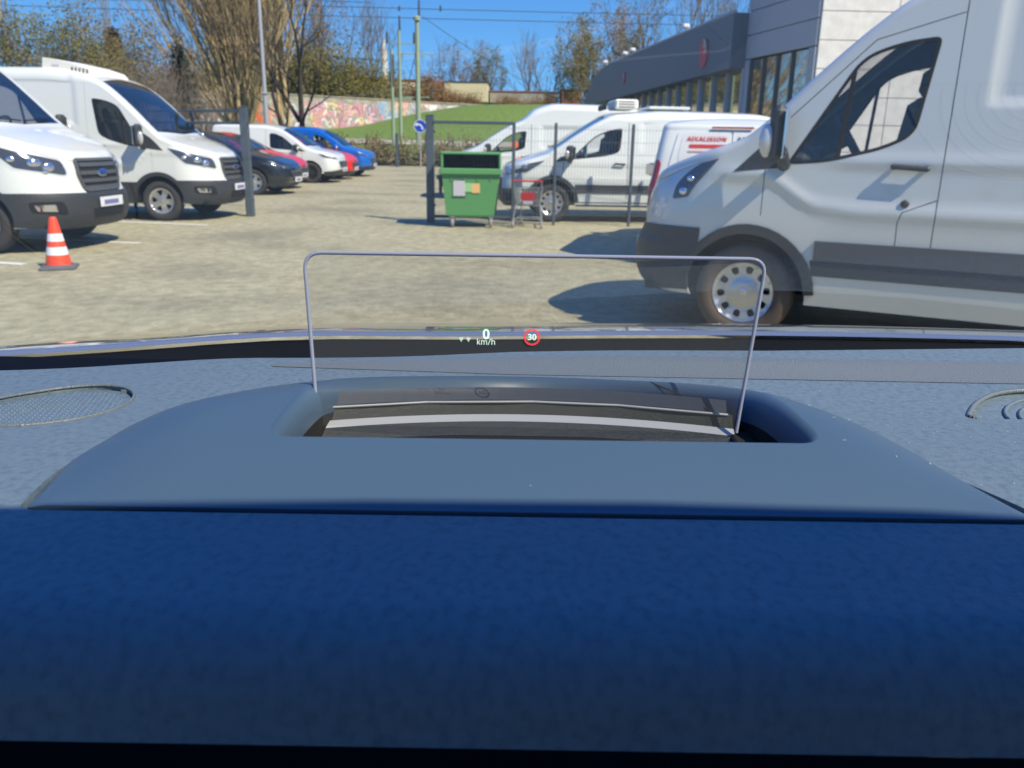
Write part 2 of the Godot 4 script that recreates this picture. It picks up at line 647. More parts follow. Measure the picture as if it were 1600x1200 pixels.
	mat("wire", lin(0.16, 0.18, 0.19), 0.5)
	mat("bin_green", lin(0.085, 0.27, 0.085), 0.55)
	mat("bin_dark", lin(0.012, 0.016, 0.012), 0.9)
	mat("galvanised", lin(0.36, 0.38, 0.38), 0.4, 0.6)
	mat("caster", lin(0.30, 0.27, 0.24), 0.7)
	mat("cart_red", lin(0.50, 0.02, 0.025), 0.5)
	mat("cone_red", lin(0.80, 0.065, 0.02), 0.55)
	mat("cone_white", lin(0.74, 0.76, 0.76), 0.5)
	mat("cone_base", lin(0.11, 0.11, 0.12), 0.85)
	mat("sign_blue", lin(0.010, 0.055, 0.42), 0.4)
	mat("sign_white", lin(0.75, 0.76, 0.78), 0.4)
	mat("pole_green", lin(0.26, 0.34, 0.24), 0.7)
	mat("pole_grey", lin(0.36, 0.38, 0.40), 0.5, 0.2)
	mat("pole_dark", lin(0.06, 0.07, 0.075), 0.6)
	# building
	var pan := mat("panel_white", Color.WHITE, 0.55)
	pan.albedo_texture = noise_tex(31, 0.02, [[0.0, lin(0.60, 0.59, 0.55)], [1.0, lin(0.74, 0.73, 0.69)]])
	pan.uv1_triplanar = true
	pan.uv1_world_triplanar = true
	pan.uv1_scale = Vector3(0.3, 0.3, 0.3)
	mat("panel_white_shaded", lin(0.36, 0.38, 0.40), 0.55)  # the tower's white panels on its shaded side, shade put into the colour
	mat("fascia", lin(0.15, 0.165, 0.180), 0.5)
	mat("frame_grey", lin(0.33, 0.36, 0.40), 0.5)
	mat("window_glass", lin(0.62, 0.60, 0.50), 0.03, 0.95)
	mat("emblem_red", lin(0.55, 0.10, 0.10), 0.5)
	mat("emblem_pale", lin(0.42, 0.48, 0.40), 0.5)
	mat("far_cream", lin(0.62, 0.55, 0.34), 0.8)
	mat("far_brick", lin(0.25, 0.09, 0.055), 0.9)
	mat("far_white", lin(0.62, 0.60, 0.56), 0.8)
	mat("far_dark", lin(0.06, 0.06, 0.065), 0.6)
	# plants
	mat("bark", lin(0.115, 0.090, 0.060), 0.95)
	mat("bark_dark", lin(0.055, 0.046, 0.038), 0.95)
	mat("bark_yellow", lin(0.44, 0.345, 0.185), 0.95)
	mat("twig", lin(0.24, 0.18, 0.10), 0.95)
	mat("twig_grey", lin(0.20, 0.165, 0.125), 0.95)
	mat("bud_olive", lin(0.150, 0.140, 0.035), 0.9, 0.0, {"backlight_enabled": true, "backlight": Color(0.3, 0.3, 0.1)})
	mat("bud_rust", lin(0.210, 0.125, 0.045), 0.9, 0.0, {"backlight_enabled": true, "backlight": Color(0.35, 0.25, 0.1)})
	mat("leaf_green", lin(0.055, 0.085, 0.022), 0.8, 0.0, {"backlight_enabled": true, "backlight": Color(0.25, 0.35, 0.1)})
	mat("needle", lin(0.022, 0.038, 0.022), 0.8)

# ---------------------------------------------------------------- ground and hill
func hill(x: float, z: float) -> float:
	var d := -z
	var h := 0.0
	h += 1.4 * clampf((d - 47.0) / 16.0, 0.0, 1.0)
	var back := lerpf(1.0, 3.7, smoothstep(-20.0, -2.0, x))
	h += back * smoothstep(66.0, 88.0, d)
	h += 0.05 * sin(x * 0.35 + d * 0.2) * smoothstep(50.0, 60.0, d)
	return h

func sheet(x0: float, x1: float, z0: float, z1: float, nx: int, nz: int, lift: float) -> MB:
	var m := MB.new()
	var P := func(i: int, j: int) -> Vector3:
		var x := lerpf(x0, x1, float(i) / nx)
		var z := lerpf(z0, z1, float(j) / nz)
		return Vector3(x, hill(x, z) + lift, z)
	var N := func(p: Vector3) -> Vector3:
		return Vector3(hill(p.x - 0.3, p.z) - hill(p.x + 0.3, p.z), 0.6, hill(p.x, p.z - 0.3) - hill(p.x, p.z + 0.3)).normalized()
	for i in nx:
		for j in nz:
			var a: Vector3 = P.call(i, j)
			var b: Vector3 = P.call(i + 1, j)
			var c: Vector3 = P.call(i + 1, j + 1)
			var d: Vector3 = P.call(i, j + 1)
			m.squad(a, b, c, d, N.call(a), N.call(b), N.call(c), N.call(d))
	return m

func terrain() -> void:
	var m := MB.new()
	m.quad(Vector3(-400, 0, 60), Vector3(400, 0, 60), Vector3(400, 0, -47), Vector3(-400, 0, -47), Vector3.UP)
	setting("yard_ground", m, "paving")
	var all := sheet(-160, 120, -46.5, -140, 56, 60, -0.004)
	all.quad(Vector3(-600, 1.0, -139), Vector3(600, 1.0, -139), Vector3(600, 1.0, -700), Vector3(-600, 1.0, -700), Vector3.UP)
	setting("grass_hill", all, "grass")
	setting("dry_verge", sheet(-60, 60, -46.3, -50.5, 60, 8, 0.02), "dry_verge")
	setting("footpath", sheet(-60, 60, -58.6, -62.2, 60, 3, 0.05), "path")
	# painted bay lines between the parked vans
	var k := 0
	for e in [[-8.9, -14.1, -4.92, -13.30], [-8.8, -11.6, -4.92, -10.84], [-8.7, -9.6, -5.30, -8.86], [-9.0, -17.2, -6.0, -16.5]]:
		var a := Vector3(e[0], 0.004, e[1])
		var b := Vector3(e[2], 0.004, e[3])
		var w := (b - a).cross(Vector3.UP).normalized() * 0.055
		var q := MB.new()
		q.quad(a - w, b - w, b + w, a + w, Vector3.UP)
		setting("bay_line" if k == 0 else "bay_line_%03d" % k, q, "marking")
		k += 1

# ---------------------------------------------------------------- showroom
func dealership() -> void:
	var t := thing("showroom", "low car showroom with dark grey fascia, window strip and white panelled tower", "building", Vector3(6.25, 0, -24.0))
	# facade runs from (0,0) to far end; its outward side looks left
	var d := Vector3(-1.56, 0, -20.6).normalized()
	var o := Vector3(-d.z, 0, d.x) * -1.0    # outward, to the left
	if o.x > 0:
		o = -o
	var L := 20.6
	var m := MB.new()
	# fascia: a slab with a raked far end
	var F := func(s: float, y: float, q: float) -> Vector3: return d * s + o * q + Vector3(0, y, 0)
	var pf := [[0.0, 3.40], [L - 1.0, 3.40], [L + 6.0, 3.45], [L + 2.2, 4.75], [L - 0.5, 5.0], [L - 2.0, 5.05], [0.0, 4.80]]
	var cen := Vector2(8, 4.1)
	for k in pf.size():
		var a: Array = pf[k]
		var b: Array = pf[(k + 1) % pf.size()]
		m.flat(F.call(cen.x, cen.y, 0.45), F.call(a[0], a[1], 0.45), F.call(b[0], b[1], 0.45), o)
		var w: Vector3 = F.call((a[0] + b[0]) / 2, (a[1] + b[1]) / 2, 0.0) - F.call(cen.x, cen.y, 0.0)
		m.quad(F.call(a[0], a[1], 0.45), F.call(b[0], b[1], 0.45), F.call(b[0], b[1], -6.0), F.call(a[0], a[1], -6.0), w)
	part(t, "fascia", m, "fascia")
	# roof trim
	m = MB.new()
	m.tube(F.call(0.0, 4.83, 0.42), F.call(L - 2.0, 5.08, 0.42), 0.05, 0.05, 6)
	part(t, "roof_trim", m, "frame_grey")
	# wall below and above the glazing
	m = MB.new()
	m.box(F.call(L / 2, 0.2, -0.06), Vector3(L, 0.4, 0.16), 0.01, Basis(d, Vector3.UP, o))
	part(t, "plinth", m, "frame_grey")
	m = MB.new()
	m.box(F.call(L / 2, 1.7, -3.2), Vector3(L, 3.38, 5.4), 0.01, Basis(d, Vector3.UP, o))
	part(t, "hall", m, "cabin")
	var n := 15
	for k in n + 1:
		m = MB.new()
		m.box(F.call(L * k / n, 1.9, 0.02), Vector3(0.16 if k % 3 == 0 else 0.08, 3.0, 0.14), 0.01, Basis(d, Vector3.UP, o))
		part(t, "mullion", m, "frame_grey")
	for k in n:
		m = MB.new()
		m.box(F.call(L * (k + 0.5) / n, 1.9, -0.03), Vector3(L / n - 0.1, 2.98, 0.03), 0.0, Basis(d, Vector3.UP, o))
		part(t, "window_pane", m, "window_glass")
	# round emblem in red and pale leaves, and a second small one further along
	for e in [[2.55, 4.02, 0.42], [14.5, 4.15, 0.24]]:
		m = MB.new()
		m.lathe([[0.0, 0.03], [e[2] * 0.98, 0.03], [e[2], 0.0]], Basis(d, o, d.cross(o)), F.call(e[0], e[1], 0.455), 28)
		var em := part(t, "emblem", m, "emblem_red", "round red emblem with pale leaves")
		for a in 3:
			m = MB.new()
			m.ellipsoid(F.call(e[0] - e[2] * (0.25 + 0.12 * a), e[1] + e[2] * (0.75 - 0.32 * a), 0.49), Vector3(e[2] * 0.42, e[2] * 0.14, 0.01), Basis(d, Vector3.UP, o) * Basis(Vector3.BACK, 0.5 - 0.35 * a), 10, 5)
			part(em, "leaf", m, "emblem_pale")
	for s in [0.2, 4.7, 12.8, 14.4, 19.2]:
		m = MB.new()
		m.box(F.call(s, 4.98 + s * 0.012, 0.5), Vector3(0.26, 0.13, 0.22), 0.03, Basis(d, Vector3.UP, o))
		m.tube(F.call(s, 4.86 + s * 0.012, 0.40), F.call(s, 4.95 + s * 0.012, 0.46), 0.02, 0.02, 6)
		part(t, "roof_floodlight", m, "sign_white")
	# tower: left face turns a little, front face looks at the camera
	var A := Vector3(0, 0, 0)
	var B := Vector3(0.68, 0, 3.56)
	var dl := (B - A).normalized()
	var ol := Vector3(-dl.z, 0, dl.x)
	if ol.x > 0:
		ol = -ol
	m = MB.new()
	var E0 := B + Vector3(9.0, 0, -0.25)
	var inner := [A - ol * 0.08, B + Vector3(0.1, 0, -0.1), E0 + Vector3(0, 0, -0.1), E0 + Vector3(0, 0, -7), A + Vector3(2.0, 0, -3.4)]
	for k in inner.size():
		var p: Vector3 = inner[k]
		var q: Vector3 = inner[(k + 1) % inner.size()]
		m.quad(p, q, q + Vector3(0, 6.9, 0), p + Vector3(0, 6.9, 0), ((p + q) / 2 - Vector3(4, 0, 0.5)))
	for k in range(1, inner.size() - 1):
		m.flat(inner[0] + Vector3(0, 6.9, 0), inner[k] + Vector3(0, 6.9, 0), inner[k + 1] + Vector3(0, 6.9, 0), Vector3.UP)
	part(t, "tower_core", m, "gap")
	var ll := A.distance_to(B)
	var bl := Basis(dl, Vector3.UP, ol)
	var y := 3.62
	while y < 7.0:
		var h := 0.60 if y < 5.2 else 0.62
		for c in 1:
			m = MB.new()
			m.box(A + dl * (ll * 0.5) + Vector3(0, y + h / 2, 0), Vector3(ll - 0.02, h - 0.02, 0.09), 0.006, bl)
			part(t, "panel", m, "panel_white_shaded")
		y += h
	m = MB.new()
	m.box(A + dl * (ll * 0.045) + Vector3(0, 1.8, 0), Vector3(ll * 0.09, 3.6, 0.09), 0.006, bl)
	part(t, "corner_panel", m, "panel_white_shaded")
	m = MB.new()
	m.box(A + dl * (ll * 0.96) + Vector3(0, 1.8, 0), Vector3(ll * 0.08, 3.6, 0.09), 0.006, bl)
	part(t, "corner_panel", m, "panel_white_shaded")
	m = MB.new()
	m.box(A + dl * (ll * 0.5) + Vector3(0, 0.25, 0), Vector3(ll * 0.82, 0.5, 0.09), 0.006, bl)
	part(t, "sill_panel", m, "panel_white_shaded")
	for k in 4:
		m = MB.new()
		m.box(A + dl * (ll * (0.195 + 0.205 * k)) + Vector3(0, 2.05, 0) - ol * 0.02, Vector3(ll * 0.195, 3.06, 0.03), 0.0, bl)
		part(t, "window_pane", m, "window_glass")
		m = MB.new()
		m.box(A + dl * (ll * (0.095 + 0.205 * k)) + Vector3(0, 2.05, 0) + ol * 0.005, Vector3(0.07, 3.06, 0.09), 0.006, bl)
		part(t, "mullion", m, "pole_dark")
	m = MB.new()
	m.box(A + dl * 1.9 + Vector3(0, 5.62, 0) + ol * 0.12, Vector3(0.2, 0.16, 0.16), 0.02, bl)
	part(t, "wall_lamp", m, "fascia")
	m = MB.new()
	m.box(A + dl * (ll / 2 - 0.1) + Vector3(0, 7.05, 0) + ol * 0.05, Vector3(ll + 0.2, 0.14, 0.3), 0.02, bl)
	part(t, "parapet", m, "frame_grey")
	var df := (E0 - B).normalized()
	var of := Vector3(-df.z, 0, df.x)
	if of.z < 0:
		of = -of
	var bf := Basis(df, Vector3.UP, of)
	for c in 5:
		for r in 11:
			m = MB.new()
			m.box(B + df * (0.90 + 1.78 * c) + Vector3(0, 0.33 + 0.62 * r, 0), Vector3(1.765, 0.605, 0.09), 0.006, bf)
			part(t, "panel", m, "panel_white")
# ---------------------------------------------------------------- the car the picture is taken from
const DASH_X0 := -0.62
const DASH_X1 := 1.30

func cover_outline() -> PackedVector2Array:
	return rounded([[-0.170, -0.2605, 0.006], [0.190, -0.2625, 0.006], [0.180, -0.292, 0.02], [0.168, -0.335, 0.02], [0.140, -0.383, 0.03], [0.095, -0.403, 0.04], [0.0, -0.411, 0.06], [-0.080, -0.404, 0.04], [-0.128, -0.382, 0.03], [-0.166, -0.346, 0.02], [-0.177, -0.305, 0.02]], 0.02, 5)

func inside_dist(p: Vector2, q: PackedVector2Array) -> float:
	var best := 1.0
	for k in q.size():
		best = minf(best, p.distance_to(Geometry2D.get_closest_point_to_segment(p, q[k], q[(k + 1) % q.size()])))
	return best

func dash_y(x: float, z: float) -> float:
	var y := 1.2355
	# falls gently ahead, rolls over towards the driver
	y -= 0.0115 * smoothstep(-0.27, -0.44, z) + 0.003 * smoothstep(-0.505, -0.53, z)
	var k := clampf((z + 0.210) / 0.0275, 0.0, 1.0)
	y -= 0.030 * (1.0 - sqrt(maxf(0.0, 1.0 - k * k * 0.992)))
	y -= 0.004 * smoothstep(-0.26, -0.19, z) + 0.004 * smoothstep(-0.16, -0.30, x) * smoothstep(-0.40, -0.46, z)
	# the ledge that rises to the windscreen, fading out on the driver's side
	var r := smoothstep(-0.16, 0.10, x)
	var z0 := -0.478
	y += 0.0045 * r * smoothstep(z0, z0 - 0.042, z)
	return y

func own_car() -> void:
	var car := thing("car", "car seen from the driver's seat, blue dashboard, raised head-up display glass, shiny grey bonnet", "car")
	var cov := cover_outline()
	var inside := Vector3(0.1, -2.0, -0.35)
	# --- dashboard top with openings for the cover, the speaker and the centre vent
	var F := func(x: float, z: float) -> Vector3: return Vector3(x, dash_y(x, z), z)
	var gap: PackedVector2Array = Geometry2D.offset_polygon(cov, 0.0007)[0]
	for k in gap.size():
		if gap[k].y > -0.268:
			gap[k].y += 0.0017
	var sp_c := Vector2(-0.2385, -0.404)
	var sp := circle(sp_c, 0.037, 48, 0.046)
	var ve_c := Vector2(0.335, -0.452)
	var vent := rounded([[0.239, -0.408, 0.008], [0.258, -0.437, 0.02], [0.285, -0.462, 0.03], [0.335, -0.472, 0.03], [0.385, -0.462, 0.03], [0.412, -0.437, 0.02], [0.431, -0.408, 0.008]], 0.02, 5)
	var m := MB.new()
	var rows := [[-0.1825, -0.195, 0.0016], [-0.195, -0.245, 0.006], [-0.245, -0.44, 0.016]]
	for r in rows:
		m.panel(poly([[DASH_X0, r[1]], [DASH_X1, r[1]], [DASH_X1, r[0]], [DASH_X0, r[0]]]), [gap, sp, vent], Vector2(0.02, r[2]), F, inside, 0.0, 0.0, 0.002)
	var brow := poly([[DASH_X0, -0.44], [DASH_X1, -0.44], [DASH_X1, -0.50], [0.9, -0.565], [0.6, -0.572], [0.364, -0.568], [0.175, -0.547], [0.0, -0.537], [-0.166, -0.512], [-0.315, -0.484], [-0.45, -0.455], [DASH_X0, -0.445]])
	brow.reverse()
	m.panel(brow, [gap, sp, vent], Vector2(0.02, 0.006), F, inside, 0.0, 0.01, 0.002)
	for ring: PackedVector2Array in [gap, sp, vent]:
		for k in ring.size():
			var a: Vector3 = F.call(ring[k].x, ring[k].y)
			var b: Vector3 = F.call(ring[(k + 1) % ring.size()].x, ring[(k + 1) % ring.size()].y)
			m.quad(a, b, b - Vector3(0, 0.02, 0), a - Vector3(0, 0.02, 0), Vector3(-(a.x + b.x) / 2, 0, 0) + Vector3((ring[0].x), 0, 0))
	var dash := part(car, "dashboard", m, "dash")
	# face of the dashboard towards the driver
	m = MB.new()
	var y0 := dash_y(0, -0.1825)
	m.quad(Vector3(DASH_X0, y0, -0.1825), Vector3(DASH_X1, y0, -0.1825), Vector3(DASH_X1, 0.72, -0.12), Vector3(DASH_X0, 0.72, -0.12), Vector3.BACK)
	m.quad(Vector3(DASH_X0, 1.212, -0.235), Vector3(DASH_X1, 1.212, -0.235), Vector3(DASH_X1, 1.214, -0.54), Vector3(DASH_X0, 1.214, -0.54), Vector3.UP)
	part(dash, "lower_face", m, "dash_shade")  # near-black colour holds the shade on this face and below the seam
	# raised grained strip along the windscreen
	m = MB.new()
	var S := func(x: float, z: float) -> Vector3: return Vector3(x, dash_y(x, z) + 0.0004, z)
	m.panel(rounded([[-0.150, -0.497], [0.0, -0.513], [0.25, -0.524], [1.28, -0.522], [1.28, -0.478], [0.25, -0.479], [0.0, -0.480], [-0.150, -0.489]], 0.004, 2), [], Vector2(0.02, 0.004), S, inside, 0.0, 0.0, 0.002)
	part(dash, "grained_strip", m, "textured")
	# --- speaker disc with raised dots
	m = MB.new()
	var D := func(x: float, z: float) -> Vector3: return Vector3(x, dash_y(x, z) - 0.0024, z)
	m.panel(circle(sp_c, 0.0362, 48, 0.0452), [], Vector2(0.012, 0.012), D, inside, 0.0, 0.003, 0.002)
	var spk := part(car, "speaker_grille", m, "dash", "round speaker grille with raised dots")
	m = MB.new()
	for i in range(-13, 14):
		for j in range(-9, 10):
			var p := Vector2(i * 0.0029 + (0.00145 if j % 2 else 0.0), j * 0.0047)
			if Vector2(p.x / 0.032, p.y / 0.040).length() < 1.0:
				m.ellipsoid(Vector3(sp_c.x + p.x, dash_y(sp_c.x + p.x, sp_c.y + p.y) - 0.0024, sp_c.y + p.y), Vector3(0.0009, 0.00055, 0.0009), Basis(), 7, 4)
	part(spk, "dots", m, "dash").set_meta("kind", "stuff")
	m = MB.new()
	for k in 48:
		var a := sp[k]
		var b := sp[(k + 1) % 48]
		m.tube(Vector3(a.x, dash_y(a.x, a.y) + 0.0002, a.y), Vector3(b.x, dash_y(b.x, b.y) + 0.0002, b.y), 0.0009, 0.0009, 6, false)
	part(spk, "edge", m, "textured")
	# --- centre vent: a sunk bowl with curved ribs
	m = MB.new()
	var V := func(x: float, z: float) -> Vector3:
		var q := Vector2((x - ve_c.x) / 0.10, (z + 0.41) / 0.068)
		return Vector3(x, dash_y(x, z) - 0.0015 - 0.009 * clampf(1.0 - q.length(), 0.0, 1.0), z)
	m.panel(vent, [], Vector2(0.008, 0.008), V, inside, 0.0, 0.0, 0.002)
	var vn := part(car, "centre_vent", m, "dash", "half round vent with curved ribs")
	for k in 8:
		m = MB.new()
		var rad := 0.014 + 0.0075 * k
		var last := Vector3.ZERO
		for i in 25:
			var a := PI + PI * i / 24.0
			var x := ve_c.x + cos(a) * rad
			var z := -0.412 + sin(a) * rad * 0.80
			if not Geometry2D.is_point_in_polygon(Vector2(x, z - 0.002), vent):
				last = Vector3.ZERO
				continue
			var p: Vector3 = V.call(x, z) + Vector3(0, 0.0006, 0)
			if last != Vector3.ZERO:
				m.tube(last, p, 0.0011, 0.0011, 6)
			last = p
		if m.v.size():
			part(vn, "rib", m, "dash")
	m = MB.new()
	for k in vent.size() - 3:
		m.tube(Vector3(vent[k + 1].x, dash_y(vent[k + 1].x, vent[k + 1].y), vent[k + 1].y), Vector3(vent[k + 2].x, dash_y(vent[k + 2].x, vent[k + 2].y), vent[k + 2].y), 0.0014, 0.0014, 6, false)
	part(vn, "edge", m, "textured")
	# --- head-up display cover: a low dome with an opening
	var hole := rounded([[-0.0960, -0.3000, 0.008], [0.1240, -0.3020, 0.010], [0.1120, -0.360, 0.02], [0.0900, -0.3770, 0.02], [0.0, -0.3790, 0.02], [-0.072, -0.3765, 0.02], [-0.0890, -0.358, 0.02]], 0.01, 5)
	hole = dense(hole, 0.003)
	var rim := dense(cov, 0.003)
	# outline without its straight front edge
	var sides := PackedVector2Array([Vector2(-0.160, -0.20), Vector2(-0.1765, -0.300)])
	sides.append_array(rounded([[-0.177, -0.305, 0.02], [-0.166, -0.346, 0.02], [-0.128, -0.382, 0.03], [-0.080, -0.404, 0.04], [0.0, -0.411, 0.06], [0.095, -0.403, 0.04], [0.140, -0.383, 0.03], [0.168, -0.335, 0.02], [0.180, -0.292, 0.02], [0.192, -0.255, 0.005]], 0.02, 5).slice(6, -6))
	sides.append(Vector2(0.190, -0.2625))
	sides.append(Vector2(0.225, -0.15))
	var cy := func(x: float, z: float) -> float:
		var d := inside_dist(Vector2(x, z), sides)
		var k := clampf(d / 0.052, 0.0, 1.0)
		var df := clampf((-0.2605 - 0.0056 * (x + 0.17) - z) / 0.078, 0.0, 1.0)
		var e := clampf(1.0 - d / 0.009, 0.0, 1.0)
		return 1.2362 + 0.0190 * (1.0 - (1.0 - k) * (1.0 - k)) * (1.0 - pow(1.0 - df, 1.5)) - 0.0026 * e * e
	var K := func(x: float, z: float) -> Vector3: return Vector3(x, cy.call(x, z), z)
	m = MB.new()
	m.panel(cov, [hole], Vector2(0.0035, 0.0035), K, inside, 0.0, 0.0, 0.001)
	for k in rim.size():
		var a: Vector3 = K.call(rim[k].x, rim[k].y)
		var b: Vector3 = K.call(rim[(k + 1) % rim.size()].x, rim[(k + 1) % rim.size()].y)
		m.quad(a, b, b - Vector3(0, 0.008, 0), a - Vector3(0, 0.008, 0), (a + b) / 2 - Vector3(0, 1.24, -0.33))
	# rolled lip of the opening
	var lips := [[0.0, 0.0], [0.0012, 0.0006], [0.0026, 0.0022], [0.0042, 0.0050], [0.0052, 0.0090], [0.0056, 0.0140]]
	var rings := []
	var hc := Vector2(0.012, -0.338)
	for e in lips:
		var ring := []
		for p in hole:
			var w := (hc - p)
			w = Vector2(w.x / 0.11, w.y / 0.040)
			w = w.normalized()
			var q: Vector2 = p + w * float(e[0])
			ring.append(Vector3(q.x, cy.call(p.x, p.y) - e[1], q.y))
		rings.append(ring)
	for k in lips.size() - 1:
		for i in hole.size():
			var j := (i + 1) % hole.size()
			var c := Vector3(hc.x, rings[k][i].y, hc.y)
			var up := Vector3(0, 1.0 - float(k) / (lips.size() - 1.5), 0)
			var n0: Vector3 = ((c - rings[k][i]).normalized() * (float(k) / 4.0) + up).normalized()
			var n1: Vector3 = ((c - rings[k][j]).normalized() * (float(k) / 4.0) + up).normalized()
			var up2 := Vector3(0, maxf(0.0, 1.0 - float(k + 1) / (lips.size() - 1.5)), 0)
			var n2: Vector3 = ((c - rings[k][j]).normalized() * (float(k + 1) / 4.0) + up2).normalized()
			var n3: Vector3 = ((c - rings[k][i]).normalized() * (float(k + 1) / 4.0) + up2).normalized()
			m.squad(rings[k][i], rings[k][j], rings[k + 1][j], rings[k + 1][i], n0, n1, n2, n3)
	var cover := part(car, "display_cover", m, "cover")
	# dust flecks lying on the plastic
	m = MB.new()
	var dr := RandomNumberGenerator.new()
	dr.seed = 5
	for k in 150:
		var q := Vector2(dr.randf_range(-0.16, 0.42), dr.randf_range(-0.46, -0.27))
		var on_cover := Geometry2D.is_point_in_polygon(q, cov)
		if Geometry2D.is_point_in_polygon(q, hole) or (on_cover and k % 3 > 0):
			continue
		var c := Vector3(q.x, (cy.call(q.x, q.y) if on_cover else dash_y(q.x, q.y)) + 0.0003, q.y)
		var a := dr.randf_range(0, TAU)
		var L := dr.randf_range(0.0003, 0.0009)
		var u := Vector3(cos(a), 0, sin(a)) * L
		var w := Vector3(-sin(a), 0, cos(a)) * 0.00022
		m.quad(c - u - w, c + u - w, c + u + w, c - u + w, Vector3.UP)
	part(dash, "dust", m, "dust").set_meta("kind", "stuff")
	# black well below
	m = MB.new()
	for i in hole.size():
		var j := (i + 1) % hole.size()
		var a: Vector3 = rings[5][i]
		var b: Vector3 = rings[5][j]
		m.quad(a, b, Vector3(b.x, 1.205, b.z), Vector3(a.x, 1.205, a.z), Vector3(hc.x, a.y, hc.y) - a)
	m.quad(Vector3(-0.11, 1.206, -0.29), Vector3(0.13, 1.206, -0.29), Vector3(0.13, 1.206, -0.39), Vector3(-0.11, 1.206, -0.39), Vector3.UP)
	part(cover, "well", m, "gap")
	# carriage of the glass: sparkling bar, silver strip and front apron, all bowed away from the driver
	var bow := func(x: float) -> float: return -0.3680 + 0.0155 * pow((x - 0.006) / 0.095, 2.0)
	var car_x := func(t: float) -> float: return lerpf(-0.0885, 0.1010, t)
	for e in [["apron", "mechanism", 0.022, 1.2225, 0.0042, 1.2343], ["silver_strip", "silver_trim", 0.0042, 1.2344, 0.0006, 1.2366], ["rear_bar", "mechanism", 0.0002, 1.2350, -0.0030, 1.2422]]:
		m = MB.new()
		for k in 32:
			var x0: float = car_x.call(k / 32.0)
			var x1: float = car_x.call((k + 1) / 32.0)
			m.quad(Vector3(x0, e[3], bow.call(x0) + e[2]), Vector3(x1, e[3], bow.call(x1) + e[2]), Vector3(x1, e[5], bow.call(x1) + e[4]), Vector3(x0, e[5], bow.call(x0) + e[4]), Vector3(0, 1, 1))
			m.quad(Vector3(x0, e[3], bow.call(x0) + e[2]), Vector3(x1, e[3], bow.call(x1) + e[2]), Vector3(x1, e[3] - 0.003, bow.call(x1) + e[2]), Vector3(x0, e[3] - 0.003, bow.call(x0) + e[2]), Vector3(0, 0, 1))
		part(cover, e[0], m, e[1])
	m = MB.new()
	m.box(Vector3(0.006, 1.212, -0.352), Vector3(0.188, 0.036, 0.012), 0.002)
	m.box(Vector3(0.104, 1.229, -0.347), Vector3(0.010, 0.012, 0.014), 0.001)
	part(cover, "carriage", m, "gap")
	m = MB.new()
	m.path([Vector3(-0.0925, 1.222, -0.334), Vector3(-0.0895, 1.2275, -0.336), Vector3(-0.0865, 1.222, -0.338)], 0.0008, 6)
	m.box(Vector3(-0.0875, 1.2232, -0.330), Vector3(0.005, 0.0022, 0.003), 0.0005)
	part(cover, "spring_clip", m, "silver_trim")
	# the flap behind the glass, with a diagonal joint at its right end
	m = MB.new()
	for k in 24:
		var x0 := lerpf(-0.082, 0.0985, k / 24.0)
		var x1 := lerpf(-0.082, 0.0985, (k + 1) / 24.0)
		m.quad(Vector3(x0, 1.2425, bow.call(x0) - 0.0033), Vector3(x1, 1.2425, bow.call(x1) - 0.0033), Vector3(x1, 1.2478, bow.call(x1) - 0.0062), Vector3(x0, 1.2478, bow.call(x0) - 0.0062), Vector3(0, 0.5, 1))
	part(cover, "flap", m, "flap")
	m = MB.new()
	m.path([Vector3(-0.0865, 1.2420, bow.call(-0.0865) - 0.0026), Vector3(-0.04, 1.2420, bow.call(-0.04) - 0.0026), Vector3(0.01, 1.2420, bow.call(0.01) - 0.0026), Vector3(0.05, 1.2420, bow.call(0.05) - 0.0026), Vector3(0.099, 1.2420, bow.call(0.099) - 0.0026)], 0.0006, 6)
	part(cover, "flap_edge", m, "silver_trim")
	m = MB.new()
	m.path([Vector3(0.0660, 1.2508, -0.3775), Vector3(0.080, 1.2470, -0.3690), Vector3(0.0915, 1.2430, -0.3580)], 0.0004, 5)
	part(cover, "flap_joint", m, "gap")
	# --- the glass: a thin upright sheet with rounded top corners
	var gl := rounded([[-0.0868, 1.2365, 0.001], [-0.0905, 1.3130, 0.0075], [0.1085, 1.3135, 0.0075], [0.1010, 1.2355, 0.001]], 0.006, 6)
	var gz := func(x: float, y: float) -> float: return -0.3470 - 0.08 * (y - 1.2365) - 0.0035 * (1.0 - pow((x - 0.008) / 0.1, 2.0))
	m = MB.new()
	var front := func(x: float, y: float) -> Vector3: return Vector3(x, y, gz.call(x, y))
	m.panel(gl, [], Vector2(0.02, 0.02), front, Vector3(0, 1.27, -2), 0.0, 0.0, 0.002)
	var pane := part(car, "display_glass", m, "combiner")
	m = MB.new()
	for k in gl.size():
		var a := gl[k]
		var b := gl[(k + 1) % gl.size()]
		if a.y < 1.24 and b.y < 1.24:
			continue
		m.tube(Vector3(a.x, a.y, gz.call(a.x, a.y)), Vector3(b.x, b.y, gz.call(b.x, b.y)), 0.00085, 0.00085, 8, true)
	part(pane, "polished_edge", m, "glass_edge")
	# figures shown on the glass
	var on := func(x: float, y: float) -> Vector3: return Vector3(x, y, gz.call(x, y) + 0.0006)
	text(pane, "speed_figure", "0", 0.0044, "display_white", Transform3D(Basis(), on.call(-0.0118, 1.2784)), true, 0.0, 0.0001)
	text(pane, "speed_unit", "km/h", 0.0026, "display_white", Transform3D(Basis(), on.call(-0.0118, 1.2750)), false, 0.0, 0.0001)
	text(pane, "limit_figure", "30", 0.0027, "display_white", Transform3D(Basis(), on.call(0.0085, 1.2774)), true, 0.0, 0.0001)
	m = MB.new()
	var rc := Vector2(0.0085, 1.2774)
